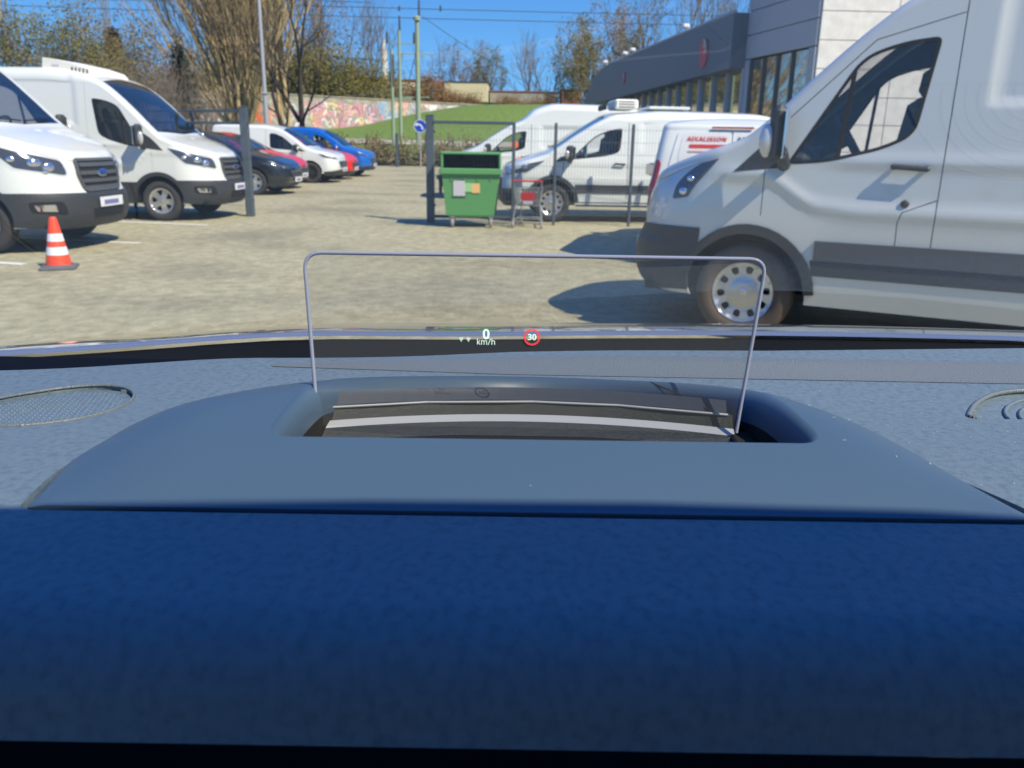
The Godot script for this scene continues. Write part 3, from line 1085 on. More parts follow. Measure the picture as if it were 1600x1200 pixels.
	for k in 28:
		var a := TAU * k / 28
		var b := TAU * (k + 1) / 28
		m.quad(on.call(rc.x + cos(a) * 0.0037, rc.y + sin(a) * 0.0037), on.call(rc.x + cos(b) * 0.0037, rc.y + sin(b) * 0.0037), on.call(rc.x + cos(b) * 0.0028, rc.y + sin(b) * 0.0028), on.call(rc.x + cos(a) * 0.0028, rc.y + sin(a) * 0.0028), Vector3.BACK)
	part(pane, "limit_ring", m, "display_red")
	for x in [-0.0228, -0.0196]:
		m = MB.new()
		m.flat(on.call(x - 0.0011, 1.2768), on.call(x + 0.0011, 1.2768), on.call(x, 1.2748), Vector3.BACK)
		part(pane, "arrow_head", m, "display_white")
	# --- windscreen, its black border, cowl and wiper
	m = MB.new()
	var wz := func(x: float, t: float) -> Vector3:
		var b := pow((x - 0.34) / 0.9, 2.0)
		return Vector3(x, lerpf(1.205, 1.625 - 0.02 * b, t), lerpf(-0.625 + 0.20 * b, 0.0 + 0.12 * b, t))
	m.panel(poly([[-0.58, 0.0], [1.26, 0.0], [1.20, 1.0], [-0.52, 1.0]]), [], Vector2(0.08, 0.1), wz, Vector3(0.3, 1.0, 0.5))
	part(car, "windscreen", m, "windscreen")
	var hd := func(x: float, t: float) -> Vector3:
		var q := (x - 0.38) / 1.12
		var b := q * q
		var z := lerpf(-0.885 + 0.20 * b, -1.78 + 0.30 * b * b, t)
		var d := t * 0.9
		var y := 1.1640 - 0.232 * d + 0.015 * (1.0 - exp(-d / 0.10)) - 0.010 * b - 0.09 * pow(smoothstep(0.88, 1.03, absf(q)), 2.0)
		y += 0.006 * exp(-pow((absf(q) - 0.55) / 0.12, 2.0)) * (1.0 - t)
		y -= 0.004 * pow(clampf(1.0 - t / 0.010, 0.0, 1.0), 2.0)
		return Vector3(x, y, z)
	m = MB.new()
	var cw := func(x: float, t: float) -> Vector3:
		var b := pow((x - 0.34) / 0.9, 2.0)
		var e: Vector3 = hd.call(clampf(x, -0.73, 1.49), 0.0) + Vector3(0, -0.006, -0.012)
		return Vector3(x, lerpf(1.200, e.y, t), lerpf(-0.46 + 0.06 * b, e.z, t))
	m.panel(poly([[-0.66, 0.0], [1.34, 0.0], [1.34, 1.0], [-0.66, 1.0]]), [], Vector2(0.06, 0.25), cw, Vector3(0.3, 0.2, -0.6))
	part(car, "cowl", m, "frit")
	m = MB.new()
	var wp := []
	for k in 13:
		wp.append(cw.call(lerpf(0.12, 0.66, k / 12.0), 0.42 - 0.02 * sin(k / 12.0 * PI)) + Vector3(0, 0.012, 0))
	m.path(wp, 0.006, 8)
	var wiper := part(car, "wiper", m, "cladding")
	m = MB.new()
	m.box(cw.call(0.385, 0.40) + Vector3(0, 0.022, 0.006), Vector3(0.085, 0.006, 0.010), 0.002, Basis(Vector3.UP, -0.02))
	part(wiper, "arm_cap", m, "silver_trim")
	m = MB.new()
	m.lathe([[0.0, 0.010], [0.007, 0.008], [0.010, 0.0]], Basis(), cw.call(0.475, 0.40) + Vector3(0, 0.014, 0.0), 16)
	part(wiper, "pivot_cap", m, "silver_trim")
	# --- bonnet
	m = MB.new()
	m.panel(poly([[-0.74, 0.0], [1.50, 0.0], [1.50, 0.05], [-0.74, 0.05]]), [], Vector2(0.03, 0.004), hd, Vector3(0.3, -1, -1.2), 0.0, 0.0, 0.001)
	m.panel(poly([[-0.74, 0.05], [1.50, 0.05], [1.50, 1.0], [-0.74, 1.0]]), [], Vector2(0.03, 0.03), hd, Vector3(0.3, -1, -1.2))
	part(car, "bonnet", m, "hood_paint")
	# --- body below, roof, pillars, doors and wheels (they shade the dashboard and carry the rest)
	m = MB.new()
	for s in [-0.66, 1.34]:
		var o := Vector3(-1 if s < 0.3 else 1, 0, 0)
		m.quad(Vector3(s, 0.90, -0.66), Vector3(s, 0.84, -1.50), Vector3(s, 0.30, -1.50), Vector3(s, 0.30, -0.66), o)
		m.box(Vector3(s, 0.70, 0.72), Vector3(0.06, 0.78, 2.76), 0.02)
		m.box(Vector3(s, 0.75, 2.9), Vector3(0.06, 0.86, 1.6), 0.02)
	m.box(Vector3(0.34, 0.56, -1.62), Vector3(1.96, 0.56, 0.26), 0.08)
	m.box(Vector3(0.34, 0.75, 3.70), Vector3(1.96, 0.86, 0.08), 0.03)
	m.box(Vector3(0.34, 0.30, 1.0), Vector3(1.94, 0.05, 5.0), 0.01)
	part(car, "lower_body", m, "hood_paint")
	m = MB.new()
	var rf := func(x: float, t: float) -> Vector3:
		var b := pow((x - 0.34) / 0.9, 2.0)
		return Vector3(x, 1.652 - 0.03 * b - 0.02 * pow(t - 0.4, 2.0), lerpf(-0.021 + 0.12 * b, 3.3, t))
	m.panel(poly([[-0.54, 0.0], [1.22, 0.0], [1.22, 1.0], [-0.54, 1.0]]), [], Vector2(0.1, 0.05), rf, Vector3(0.3, 0, 1))
	part(car, "roof", m, "hood_paint")
	m = MB.new()
	m.panel(poly([[-0.53, 0.004], [1.21, 0.004], [1.21, 1.0], [-0.53, 1.0]]), [], Vector2(0.1, 0.05), rf, Vector3(0.3, 3, 1), 0.03)
	part(car, "headliner", m, "headliner")
	m = MB.new()
	m.box(Vector3(0.34, 1.55, 0.03), Vector3(0.22, 0.06, 0.03), 0.02)
	m.tube(Vector3(0.34, 1.55, 0.03), Vector3(0.34, 1.62, 0.02), 0.012, 0.012)
	part(car, "rear_view_mirror", m, "cabin")
	for s in [-1.0, 1.0]:
		m = MB.new()
		m.tube(Vector3(0.34 + s * 0.97, 1.12, -0.46), Vector3(0.34 + s * 0.88, 1.63, 0.06), 0.055, 0.05, 8)
		part(car, "front_pillar", m, "cabin")
		m = MB.new()
		m.tube(Vector3(0.34 + s * 0.97, 1.08, 0.95), Vector3(0.34 + s * 0.88, 1.63, 0.92), 0.08, 0.06, 8)
		part(car, "middle_pillar", m, "cabin")
		m = MB.new()
		m.tube(Vector3(0.34 + s * 0.97, 1.1, 2.6), Vector3(0.34 + s * 0.88, 1.63, 2.3), 0.16, 0.1, 8)
		part(car, "rear_pillar", m, "cabin")
	for x in [-0.0, 0.68]:
		m = MB.new()
		m.box(Vector3(x, 0.62, 0.78), Vector3(0.5, 0.16, 0.5), 0.06)
		m.box(Vector3(x, 0.98, 1.08), Vector3(0.5, 0.66, 0.14), 0.06)
		part(car, "seat", m, "seat_cloth")
	m = MB.new()
	m.box(Vector3(0.34, 1.30, 3.35), Vector3(1.7, 0.62, 0.05), 0.02)
	part(car, "tailgate", m, "cabin")
	for s in [-1.0, 1.0]:
		for z in [-1.02, 2.65]:
			var w := Node3D.new()
			w.name = "wheel"
			car.add_child(w, true)
			w.position = Vector3(0.34 + s * 0.90, 0.34, z)
			tyre(w, 0.34, 0.22, s, "rubber", "rim", 5)
# ---------------------------------------------------------------- vehicles
func tyre(w: Node3D, r: float, width: float, side: float, rubber: String, rim: String, holes: int) -> void:
	# w: the wheel node at the hub; its outer face looks along x * side
	var bs := Basis(Vector3(0, 0, 1), Vector3(side, 0, 0), Vector3(0, 1, 0))
	var m := MB.new()
	var h := width / 2
	var k := r * 0.635
	m.lathe([[k * 0.96, h * 0.62], [k, h * 0.86], [k + (r - k) * 0.35, h * 1.02], [k + (r - k) * 0.7, h * 0.98], [r * 0.965, h * 0.86], [r * 0.992, h * 0.62], [r, h * 0.2], [r, -h * 0.2], [r * 0.99, -h * 0.62], [r * 0.95, -h * 0.9], [k, -h * 0.9]], bs, Vector3.ZERO, 36)
	part(w, "tyre", m, rubber)
	m = MB.new()
	m.lathe([[0.001, h * 0.2], [k * 0.95, h * 0.2]], bs, Vector3.ZERO, 24)
	part(w, "brake_drum", m, "gap")
	# face: dished disc with a ring of openings
	m = MB.new()
	var hl := []
	for i in holes:
		var a := TAU * i / holes + 0.2
		var hw := 0.50 * TAU / holes * 0.5
		if holes >= 9:
			hl.append(rounded([[cos(a - hw) * k * 0.62, sin(a - hw) * k * 0.62], [cos(a + hw) * k * 0.62, sin(a + hw) * k * 0.62], [cos(a + hw * 0.95) * k * 0.87, sin(a + hw * 0.95) * k * 0.87], [cos(a - hw * 0.95) * k * 0.87, sin(a - hw * 0.95) * k * 0.87]], 0.02, 3))
		else:
			hl.append(rounded([[cos(a - hw * 0.55) * k * 0.42, sin(a - hw * 0.55) * k * 0.42], [cos(a + hw * 0.55) * k * 0.42, sin(a + hw * 0.55) * k * 0.42], [cos(a + hw) * k * 0.86, sin(a + hw) * k * 0.86], [cos(a - hw) * k * 0.86, sin(a - hw) * k * 0.86]], 0.03, 3))
	var f := func(u: float, v: float) -> Vector3:
		var q := Vector2(u, v).length() / k
		var d := h * 0.62 + h * 0.10 * (1.0 - q * q) - 0.10 * h * exp(-pow((q - 0.55) / 0.16, 2.0)) + 0.28 * h * smoothstep(0.86, 1.0, q)
		return Vector3(side * d, u, v)
	m.panel(circle(Vector2.ZERO, k * 0.985, 40), hl, Vector2(0.035, 0.035), f, Vector3(-side * 3.0, 0, 0), 0.0, 0.025)
	var face := part(w, "wheel_trim", m, rim)
	m = MB.new()
	m.lathe([[k * 0.16, h * 0.66], [k * 0.15, h * 0.78], [k * 0.11, h * 0.82], [0.001, h * 0.82]], bs, Vector3.ZERO, 18)
	part(face, "hub_cap", m, rim)

func arch_hole(S: Shape, s: float, r: float, sg: float) -> PackedVector2Array:
	var p := PackedVector2Array()
	for k in 25:
		var a := PI * k / 24.0
		p.append(Vector2((S.at_s(s) + cos(a) * r) * sg, S.wheel + sin(a) * r))
	p.append(Vector2((S.at_s(s) - r) * sg, -0.2))
	p.append(Vector2((S.at_s(s) + r) * sg, -0.2))
	if Geometry2D.is_polygon_clockwise(p):
		p.reverse()
	return p

func ccw(p: PackedVector2Array) -> PackedVector2Array:
	if Geometry2D.is_polygon_clockwise(p):
		p.reverse()
	return p

func seam(a: Array, w: float) -> PackedVector2Array:
	# a thin band along a polyline
	var q := PackedVector2Array()
	for e in a:
		q.append(Vector2(e[0], e[1]))
	return ccw(Geometry2D.offset_polyline(q, w, Geometry2D.JOIN_MITER, Geometry2D.END_BUTT)[0])

# Spec keys: S, paint, window (polygon in s,y), windscreen [s0,s1,s_mid0,s_mid1,t], seams, clad (list of polygons in s,y), front_clad y range ...
func vehicle(called: String, label: String, category: String, sp: Dictionary, group: String) -> Node3D:
	var t := thing(called, label, category, Vector3.ZERO, 0.0, group)
	t.set_meta("base", called)
	var S: Shape = sp.S
	var inside := Vector3(0, 0.9, S.length / 2 - S.axle)
	var cell: float = sp.get("cell", 0.09)
	var fw := func(p: float, y: float) -> Vector3: return S.skin(p, y)
	var fc := func(p: float, tt: float) -> Vector3: return S.cap(p, tt)
	var yb: float = sp.get("ybot", 0.3)
	var ra: float = sp.get("arch", S.wheel + 0.085)
	var body := MB.new()
	var liner := MB.new()
	var ws: Array = sp.windscreen
	for sg in [1.0, -1.0]:
		# side from the middle of the nose to the middle of the tail
		var o := PackedVector2Array()
		o.append(Vector2(0, yb + 0.02))
		var n := 90
		for k in range(1, n + 1):
			o.append(Vector2(S.pmax * k / n, yb))
		for k in range(n, -1, -1):
			var p := S.pmax * k / n
			o.append(Vector2(p, S.edge(p)))
		o = ccw(shift(o, 0.0, sg))
		var holes := [arch_hole(S, S.axle, ra, sg), arch_hole(S, S.rear_axle, ra, sg)]
		for w in sp.windows:
			holes.append(ccw(shift(w, S.C, sg)))
		var bare := holes.duplicate()
		for q in sp.get("seams", []):
			holes.append(ccw(shift(seam(q, sp.get("seam", 0.003)), S.C, sg)))
		body.panel(o, holes, Vector2(cell, cell * 0.8), fw, inside, 0.0, 0.012)
		liner.panel(o, bare, Vector2(0.3, 0.25), fw, inside, -0.03)
		# bonnet, pillars and roof
		var c := ccw(poly([[0.0, 0.0], [S.pmax * sg, 0.0], [S.pmax * sg, 1.0], [0.0, 1.0]]))
		var wh := ccw(poly([[S.at_s(ws[0]) * sg, ws[4]], [S.at_s(ws[1]) * sg, ws[4]], [S.at_s(ws[3]) * sg, 1.01], [S.at_s(ws[2]) * sg, 1.01]]))
		body.panel(c, [wh], Vector2(cell * 1.1, 0.07), fc, inside)
		var g := MB.new()
		if sg > 0.0:
			for s2 in [1.0, -1.0]:
				var wg := ccw(poly([[S.at_s(ws[0]) * s2, ws[4]], [S.at_s(ws[1]) * s2, ws[4]], [S.at_s(ws[3]) * s2, 1.0], [S.at_s(ws[2]) * s2, 1.0]]))
				g.panel(wg, [], Vector2(0.12, 0.12), fc, inside, -0.006)
			part(t, "windscreen", g, sp.get("glass", "tinted_pane"))
	var b := part(t, "body", body, sp.paint)
	part(b, "inner_lining", liner, "cabin")
	# windows
	for sg in [1.0, -1.0]:
		for w: PackedVector2Array in sp.windows:
			var wp := ccw(shift(w, S.C, sg))
			var m := MB.new()
			var grown: PackedVector2Array = Geometry2D.offset_polygon(wp, 0.006)[0]
			m.panel(ccw(grown), [], Vector2(0.15, 0.15), fw, inside, -0.008)
			var wn := part(t, "side_window", m, sp.get("glass", "tinted_pane"))
			m = MB.new()
			var inn: PackedVector2Array = Geometry2D.offset_polygon(wp, -0.022)[0]
			m.panel(wp, [ccw(inn)], Vector2(0.12, 0.12), fw, inside, 0.001)
			for q in sp.get("dividers", []):
				m.panel(ccw(shift(seam(q, 0.014), S.C, sg)), [], Vector2(0.2, 0.2), fw, inside, 0.0, 0.01)
			part(wn, "seal", m, "gap")
	for e in sp.get("black", []):
		for sg in [1.0, -1.0]:
			var m := MB.new()
			m.panel(ccw(shift(e, S.C, sg)), [], Vector2(0.1, 0.1), fw, inside, 0.003, 0.003)
			part(t, "sail_panel", m, "cladding")
	# bumpers, sills and mouldings
	for e in sp.clad:
		var sides: Array = [1.0, -1.0] if e.get("both", true) else [1.0]
		for sg in sides:
			var m := MB.new()
			var q: PackedVector2Array = e.poly if e.get("raw", false) else ccw(shift(e.poly, S.C, sg))
			var hs := []
			if e.get("arches", true):
				for s3 in ([1.0, -1.0] if e.get("raw", false) else [sg]):
					hs.append(arch_hole(S, S.axle, ra - 0.005, s3))
					hs.append(arch_hole(S, S.rear_axle, ra - 0.005, s3))
			for h in e.get("holes", []):
				hs.append(ccw(h))
			m.panel(q, hs, Vector2(0.08, 0.06), fw, inside, e.get("off", 0.012), e.get("off", 0.012) + 0.01)
			part(t, e.name, m, e.get("mat", "cladding"))
	if sp.get("flares", true):
		for sg in [1.0, -1.0]:
			for ax in [S.axle, S.rear_axle]:
				var m := MB.new()
				var pts := []
				for k in 21:
					var a := PI * (0.02 + 0.96 * k / 20.0)
					pts.append([S.at_s(ax) + cos(a) * (ra + 0.028), S.wheel + sin(a) * (ra + 0.028)])
				m.panel(ccw(shift(seam(pts, 0.034), 0.0, sg)), [], Vector2(0.06, 0.06), fw, inside, 0.016, 0.03)
				part(t, "wheel_arch", m, sp.get("flare_mat", "cladding"))
	# floor, wheel housings and cabin
	var m2 := MB.new()
	m2.box(Vector3(0, yb + 0.02, S.length / 2 - S.axle), Vector3(S.W * 1.7, 0.05, S.length - 0.5), 0.0)
	for sg in [1.0, -1.0]:
		for ax in [S.axle, S.rear_axle]:
			for k in 12:
				var a0 := PI * k / 12.0
				var a1 := PI * (k + 1) / 12.0
				var c0 := Vector3(sg * (S.W - 0.03), S.wheel + sin(a0) * ra, ax - S.axle + cos(a0) * ra)
				var c1 := Vector3(sg * (S.W - 0.03), S.wheel + sin(a1) * ra, ax - S.axle + cos(a1) * ra)
				m2.quad(c0, c1, c1 - Vector3(sg * 0.4, 0, 0), c0 - Vector3(sg * 0.4, 0, 0), Vector3(0, -1, 0))
				m2.flat(Vector3(sg * (S.W - 0.43), S.wheel - 0.1, ax - S.axle), c0 - Vector3(sg * 0.4, 0, 0), c1 - Vector3(sg * 0.4, 0, 0), Vector3(sg, 0, 0))
	part(t, "underbody", m2, "gap")
	if sp.has("bulkhead"):
		var m := MB.new()
		var yy: float = sp.top_in
		m.box(Vector3(0, (yb + yy) / 2, sp.bulkhead - S.axle), Vector3(S.W * 1.72, yy - yb, 0.03), 0.0)
		part(t, "bulkhead", m, "cabin")
	for x in sp.get("seats", []):
		var m := MB.new()
		var sz: float = sp.seat_s - S.axle
		var sy: float = sp.seat_y
		m.box(Vector3(x, sy, sz - 0.22), Vector3(0.48, 0.16, 0.5), 0.06)
		m.box(Vector3(x, sy + 0.38, sz + 0.06), Vector3(0.46, 0.66, 0.14), 0.06, Basis(Vector3.RIGHT, 0.16))
		m.box(Vector3(x, sy + 0.80, sz + 0.14), Vector3(0.27, 0.2, 0.1), 0.045, Basis(Vector3.RIGHT, 0.12))
		part(t, "seat", m, "seat_cloth")
	if sp.has("dash_s"):
		var m := MB.new()
		m.box(Vector3(0, sp.dash_y - 0.12, sp.dash_s - S.axle), Vector3(S.W * 1.66, 0.26, 0.5), 0.08)
		part(t, "dashboard", m, "cabin")
		m = MB.new()
		var sc := Vector3(-0.42, sp.dash_y + 0.05, sp.dash_s - S.axle + 0.42)
		var sb := Basis(Vector3.RIGHT, 1.0)
		for k in 20:
			m.tube(sc + sb * Vector3(cos(TAU * k / 20) * 0.19, 0, sin(TAU * k / 20) * 0.19), sc + sb * Vector3(cos(TAU * (k + 1) / 20) * 0.19, 0, sin(TAU * (k + 1) / 20) * 0.19), 0.016, 0.016, 6)
		m.tube(sc, sc + Vector3(0, -0.12, -0.25), 0.03, 0.04)
		m.tube(sc + sb * Vector3(-0.18, 0, 0), sc + sb * Vector3(0.18, 0, 0), 0.02, 0.02, 6)
		part(t, "steering_wheel", m, "cabin")
	# wheels
	for sg in [1.0, -1.0]:
		for ax in [S.axle, S.rear_axle]:
			var w := Node3D.new()
			w.name = "wheel"
			t.add_child(w, true)
			w.position = Vector3(sg * (S.W - 0.135), S.wheel, ax - S.axle)
			tyre(w, S.wheel, 0.225, sg, sp.get("rubber", "rubber"), sp.get("rim", "rim"), sp.get("holes", 5))
	# head lamps
	for sg in [1.0, -1.0]:
		var hp: PackedVector2Array = ccw(shift(sp.lamp, 0.0, sg))
		var m := MB.new()
		m.panel(hp, [], Vector2(0.06, 0.06), fw, inside, 0.002)
		var hl := part(t, "headlight", m, "lamp_dark")
		for e in sp.get("reflectors", []):
			m = MB.new()
			var c := S.skin(e[0] * sg, e[1])
			var du := (S.skin((e[0] + 0.01) * sg, e[1]) - S.skin((e[0] - 0.01) * sg, e[1])).normalized()
			var nn := du.cross(Vector3.UP).normalized()
			m.ellipsoid(c, Vector3(e[2], e[3], 0.03), Basis(du, Vector3.UP, nn), 12, 7)
			part(hl, "reflector", m, "chrome")
		m = MB.new()
		m.panel(hp, [], Vector2(0.06, 0.06), fw, inside, 0.034, 0.03)
		part(hl, "lens", m, "clear_lens")
	# grille
	if sp.has("grille"):
		var m := MB.new()
		m.panel(ccw(sp.grille), [], Vector2(0.06, 0.06), fw, inside, 0.012, 0.03)
		var gr := part(t, "grille", m, "gap")
		m = MB.new()
		m.panel(ccw(sp.grille), [ccw(Geometry2D.offset_polygon(ccw(sp.grille), -0.03)[0])], Vector2(0.06, 0.06), fw, inside, 0.03, 0.03)
		part(gr, "surround", m, "moulding")
		for e in sp.slats:
			m = MB.new()
			m.panel(ccw(rounded([[-e[1], e[0] - e[2]], [e[1], e[0] - e[2]], [e[1], e[0] + e[2]], [-e[1], e[0] + e[2]]], 0.02, 3)), [], Vector2(0.06, 0.03), fw, inside, 0.028, 0.02)
			part(gr, "slat", m, "moulding")
		var c := S.skin(0.0, sp.emblem)
		m = MB.new()
		m.ellipsoid(c + Vector3(0, 0, -0.03), Vector3(0.115, 0.048, 0.02), Basis(), 24, 8)
		var em := part(t, "emblem", m, "chrome", "oval emblem, blue with a bright rim")
		m = MB.new()
		m.ellipsoid(c + Vector3(0, 0, -0.037), Vector3(0.10, 0.037, 0.018), Basis(), 24, 8)
		part(em, "field", m, "emblem_blue")
	if sp.has("plate"):
		var m := MB.new()
		var c := S.skin(0.0, sp.plate)
		m.box(c + Vector3(0, 0, -0.035), Vector3(0.52, 0.115, 0.015), 0.004)
		var pl := part(t, "number_plate", m, "plate")
		m = MB.new()
		m.box(c + Vector3(0.02, -0.005, -0.0435), Vector3(0.34, 0.055, 0.003), 0.001)
		part(pl, "print", m, "plate_print")
	for e in sp.get("fog", []):
		for sg in [1.0, -1.0]:
			var m := MB.new()
			m.panel(ccw(shift(rounded([[e[0] - e[2], e[1] - e[3]], [e[0] + e[2], e[1] - e[3] * 0.6], [e[0] + e[2] * 1.1, e[1] + e[3]], [e[0] - e[2] * 0.8, e[1] + e[3]]], 0.05, 4), 0.0, sg)), [], Vector2(0.06, 0.05), fw, inside, 0.0235, 0.006)
			var fo := part(t, "fog_light", m, "gap")
			m = MB.new()
			m.panel(ccw(shift(rounded([[e[0] - 0.08, e[1] - 0.040], [e[0] + e[2] * 0.65, e[1] - 0.03], [e[0] + e[2] * 0.8, e[1] + 0.04], [e[0] - 0.07, e[1] + 0.040]], 0.02, 4), 0.0, sg)), [], Vector2(0.05, 0.04), fw, inside, 0.030, 0.008)
			part(fo, "lens", m, "chrome")
	# mirrors
	if sp.has("mirror"):
		for sg in [1.0, -1.0]:
			var e: Array = sp.mirror
			var c := S.skin((S.at_s(e[0])) * sg, e[1])
			var m := MB.new()
			m.box(c + Vector3(sg * e[4], e[3] * 0.5, 0.0), Vector3(e[2], e[3], e[5] if e.size() > 5 else 0.15), 0.04)
			m.tube(c + Vector3(0, -0.02, 0.02), c + Vector3(sg * e[4], e[3] * 0.2, 0.02), 0.045, 0.05, 8)
			var mr := part(t, "door_mirror", m, sp.get("mirror_mat", "cladding"))
			m = MB.new()
			m.box(c + Vector3(sg * (e[4] + 0.03), e[3] * 0.5, (e[5] if e.size() > 5 else 0.15) / 2 + 0.002), Vector3(e[2] * 0.8, e[3] * 0.85, 0.012), 0.006)
			part(mr, "mirror_glass", m, "chrome")
			m = MB.new()
			m.ellipsoid(c + Vector3(sg * (e[4] + e[2] * 0.32), e[3] * 0.38, -0.06), Vector3(0.035, e[3] * 0.30, 0.05), Basis(), 10, 7)
			part(mr, "indicator", m, "lamp_silver")
	for e in sp.get("handles", []):
		for sg in [1.0, -1.0]:
			var c := S.skin(S.at_s(e[0]) * sg, e[1])
			var m := MB.new()
			m.box(c + Vector3(sg * 0.035, 0, 0), Vector3(0.028, 0.034, e[2]), 0.012, Basis(Vector3.RIGHT, 0.06 * 1.0))
			m.box(c + Vector3(sg * 0.015, 0, e[2] * 0.42), Vector3(0.04, 0.03, 0.03), 0.008)
			m.box(c + Vector3(sg * 0.015, 0, -e[2] * 0.42), Vector3(0.04, 0.03, 0.03), 0.008)
			part(t, "door_handle", m, "cladding")
	for e in sp.get("locks", []):
		for sg in [1.0, -1.0]:
			var c := S.skin(S.at_s(e[0]) * sg, e[1])
			var m := MB.new()
			m.lathe([[0.026, -0.01], [0.026, 0.010], [0.018, 0.016], [0.001, 0.016]], Basis(Vector3(0, 0, 1), Vector3(sg, 0, 0), Vector3(0, 1, 0)), c, 16)
			part(t, "door_lock", m, "cladding")
	if sp.has("tail_lamp"):
		for sg in [1.0, -1.0]:
			var m := MB.new()
			m.panel(ccw(shift(sp.tail_lamp, 0.0, sg)), [], Vector2(0.05, 0.06), fw, inside, 0.012, 0.02)
			part(t, "tail_light", m, "red_lens")
	for sg in [1.0, -1.0]:
		var wm := MB.new()
		var pts := []
		for k in 9:
			var q := lerpf(0.55, 0.98, k / 8.0)
			pts.append(S.cap(S.at_s(lerpf(ws[0], ws[2], (q - 0.35) / 0.65) + 0.05) * sg, q) + Vector3(0, 0.012, -0.01))
		wm.path(pts, 0.010, 6)
		part(t, "wiper", wm, "gap")
	return t

func front_cladding(S: Shape, y0: float, y1: float, back: float, dip: float) -> PackedVector2Array:
	var e := S.at_s(back)
	var q := S.W - 0.25
	return poly([[-e, y0 + 0.04], [-q, y0], [q, y0], [e, y0 + 0.04], [e, y1], [S.at_s(0.40), y1], [q, y1 - 0.01], [0.40, y1 - dip], [-0.40, y1 - dip], [-q, y1 - 0.01], [-S.at_s(0.40), y1], [-e, y1]])

func panel_van(h: float, length: float, rear: float) -> Shape:
	var S := Shape.new()
	S.length = length
	S.W = 1.02
	S.rc = 0.58
	S.bulge = 0.24
	S.axle = 1.02
	S.rear_axle = rear
	S.nose = [[0.25, 0.14], [0.36, 0.04], [0.48, 0.0], [0.64, 0.01], [0.72, 0.05], [0.95, 0.08], [1.06, 0.12], [1.16, 0.20], [1.30, 0.34]]
	S.tail = [[0.4, 0.0], [1.2, 0.01], [2.0, 0.05], [2.6, 0.12]]
	S.top = [[0.0, 1.10], [0.12, 1.17], [0.30, 1.24], [0.60, 1.34], [0.93, 1.455], [1.06, 1.56], [1.35, 1.85], [1.65, 2.13], [1.90, minf(2.32, h - 0.16)], [2.15, minf(2.44, h - 0.08)], [2.5, h - 0.03], [3.0, h], [length - 0.5, h - 0.01], [length, h - 0.07]]
	S.R = [[0.0, 0.11], [0.5, 0.075], [0.95, 0.07], [1.2, 0.08], [1.9, 0.09], [2.5, 0.20], [length, 0.22]]
	S.tumble = [[0.25, 0.97], [0.5, 0.995], [0.8, 1.0], [1.1, 0.992], [1.35, 0.978], [1.7, 0.955], [2.1, 0.925], [2.6, 0.885]]
	S.crown = 0.035
	S.front_t = 0.8
	S.relief = func(s: float, y: float) -> float:
		var d := 0.016 * exp(-pow((y - 0.955) / 0.055, 2.0)) * smoothstep(1.45, 1.75, s)
		d += 0.014 * exp(-pow((y - (0.98 + 0.20 * smoothstep(1.5, 1.05, s))) / 0.05, 2.0)) * smoothstep(0.55, 0.9, s) * (1.0 - smoothstep(1.45, 1.75, s))
		d += 0.012 * exp(-pow((y - 1.28) / 0.05, 2.0)) * smoothstep(1.3, 1.7, s)
		# sunk panel behind the cab
		var q := minf(smoothstep(2.36, 2.44, s), smoothstep(4.5, 4.42, s))
		q = minf(q, minf(smoothstep(1.60, 1.68, y), smoothstep(2.34, 2.26, y)))
		return d - 0.022 * q
	return S.done()

func custom_van(h: float) -> Shape:
	var S := Shape.new()
	S.length = 4.97
	S.W = 0.985
	S.rc = 0.45
	S.bulge = 0.10
	S.axle = 0.95
	S.rear_axle = 3.88
	S.wheel = 0.335
	S.nose = [[0.25, 0.14], [0.36, 0.04], [0.48, 0.0], [0.62, 0.02], [0.8, 0.09], [0.95, 0.18], [1.1, 0.32]]
	S.tail = [[0.4, 0.0], [1.0, 0.01], [1.6, 0.05], [2.3, 0.12]]
	S.top = [[0.0, 0.93], [0.15, 1.00], [0.35, 1.07], [0.65, 1.15], [0.92, 1.25], [1.05, 1.33], [1.4, 1.56], [1.8, 1.79], [2.05, 1.89], [2.4, lerpf(1.95, h - 0.05, 0.75)], [2.9, h], [4.5, h - 0.02], [4.97, h - 0.08]]
	S.R = [[0.0, 0.13], [0.6, 0.12], [1.0, 0.09], [1.8, 0.09], [2.4, 0.17], [4.97, 0.2]]
	S.tumble = [[0.25, 0.97], [0.5, 0.995], [0.8, 1.0], [1.05, 0.985], [1.3, 0.955], [1.7, 0.90], [2.3, 0.85]]
	S.relief = func(s: float, y: float) -> float:
		var d := 0.016 * exp(-pow((y - 0.72) / 0.05, 2.0)) * smoothstep(1.4, 1.7, s)
		d += 0.014 * exp(-pow((y - 1.05) / 0.05, 2.0)) * smoothstep(1.0, 1.5, s)
		var q := minf(smoothstep(2.5, 2.56, s), smoothstep(4.6, 4.54, s))
		q = minf(q, minf(smoothstep(1.20, 1.26, y), smoothstep(1.74, 1.68, y)))
		return d - 0.016 * q
	return S.done()

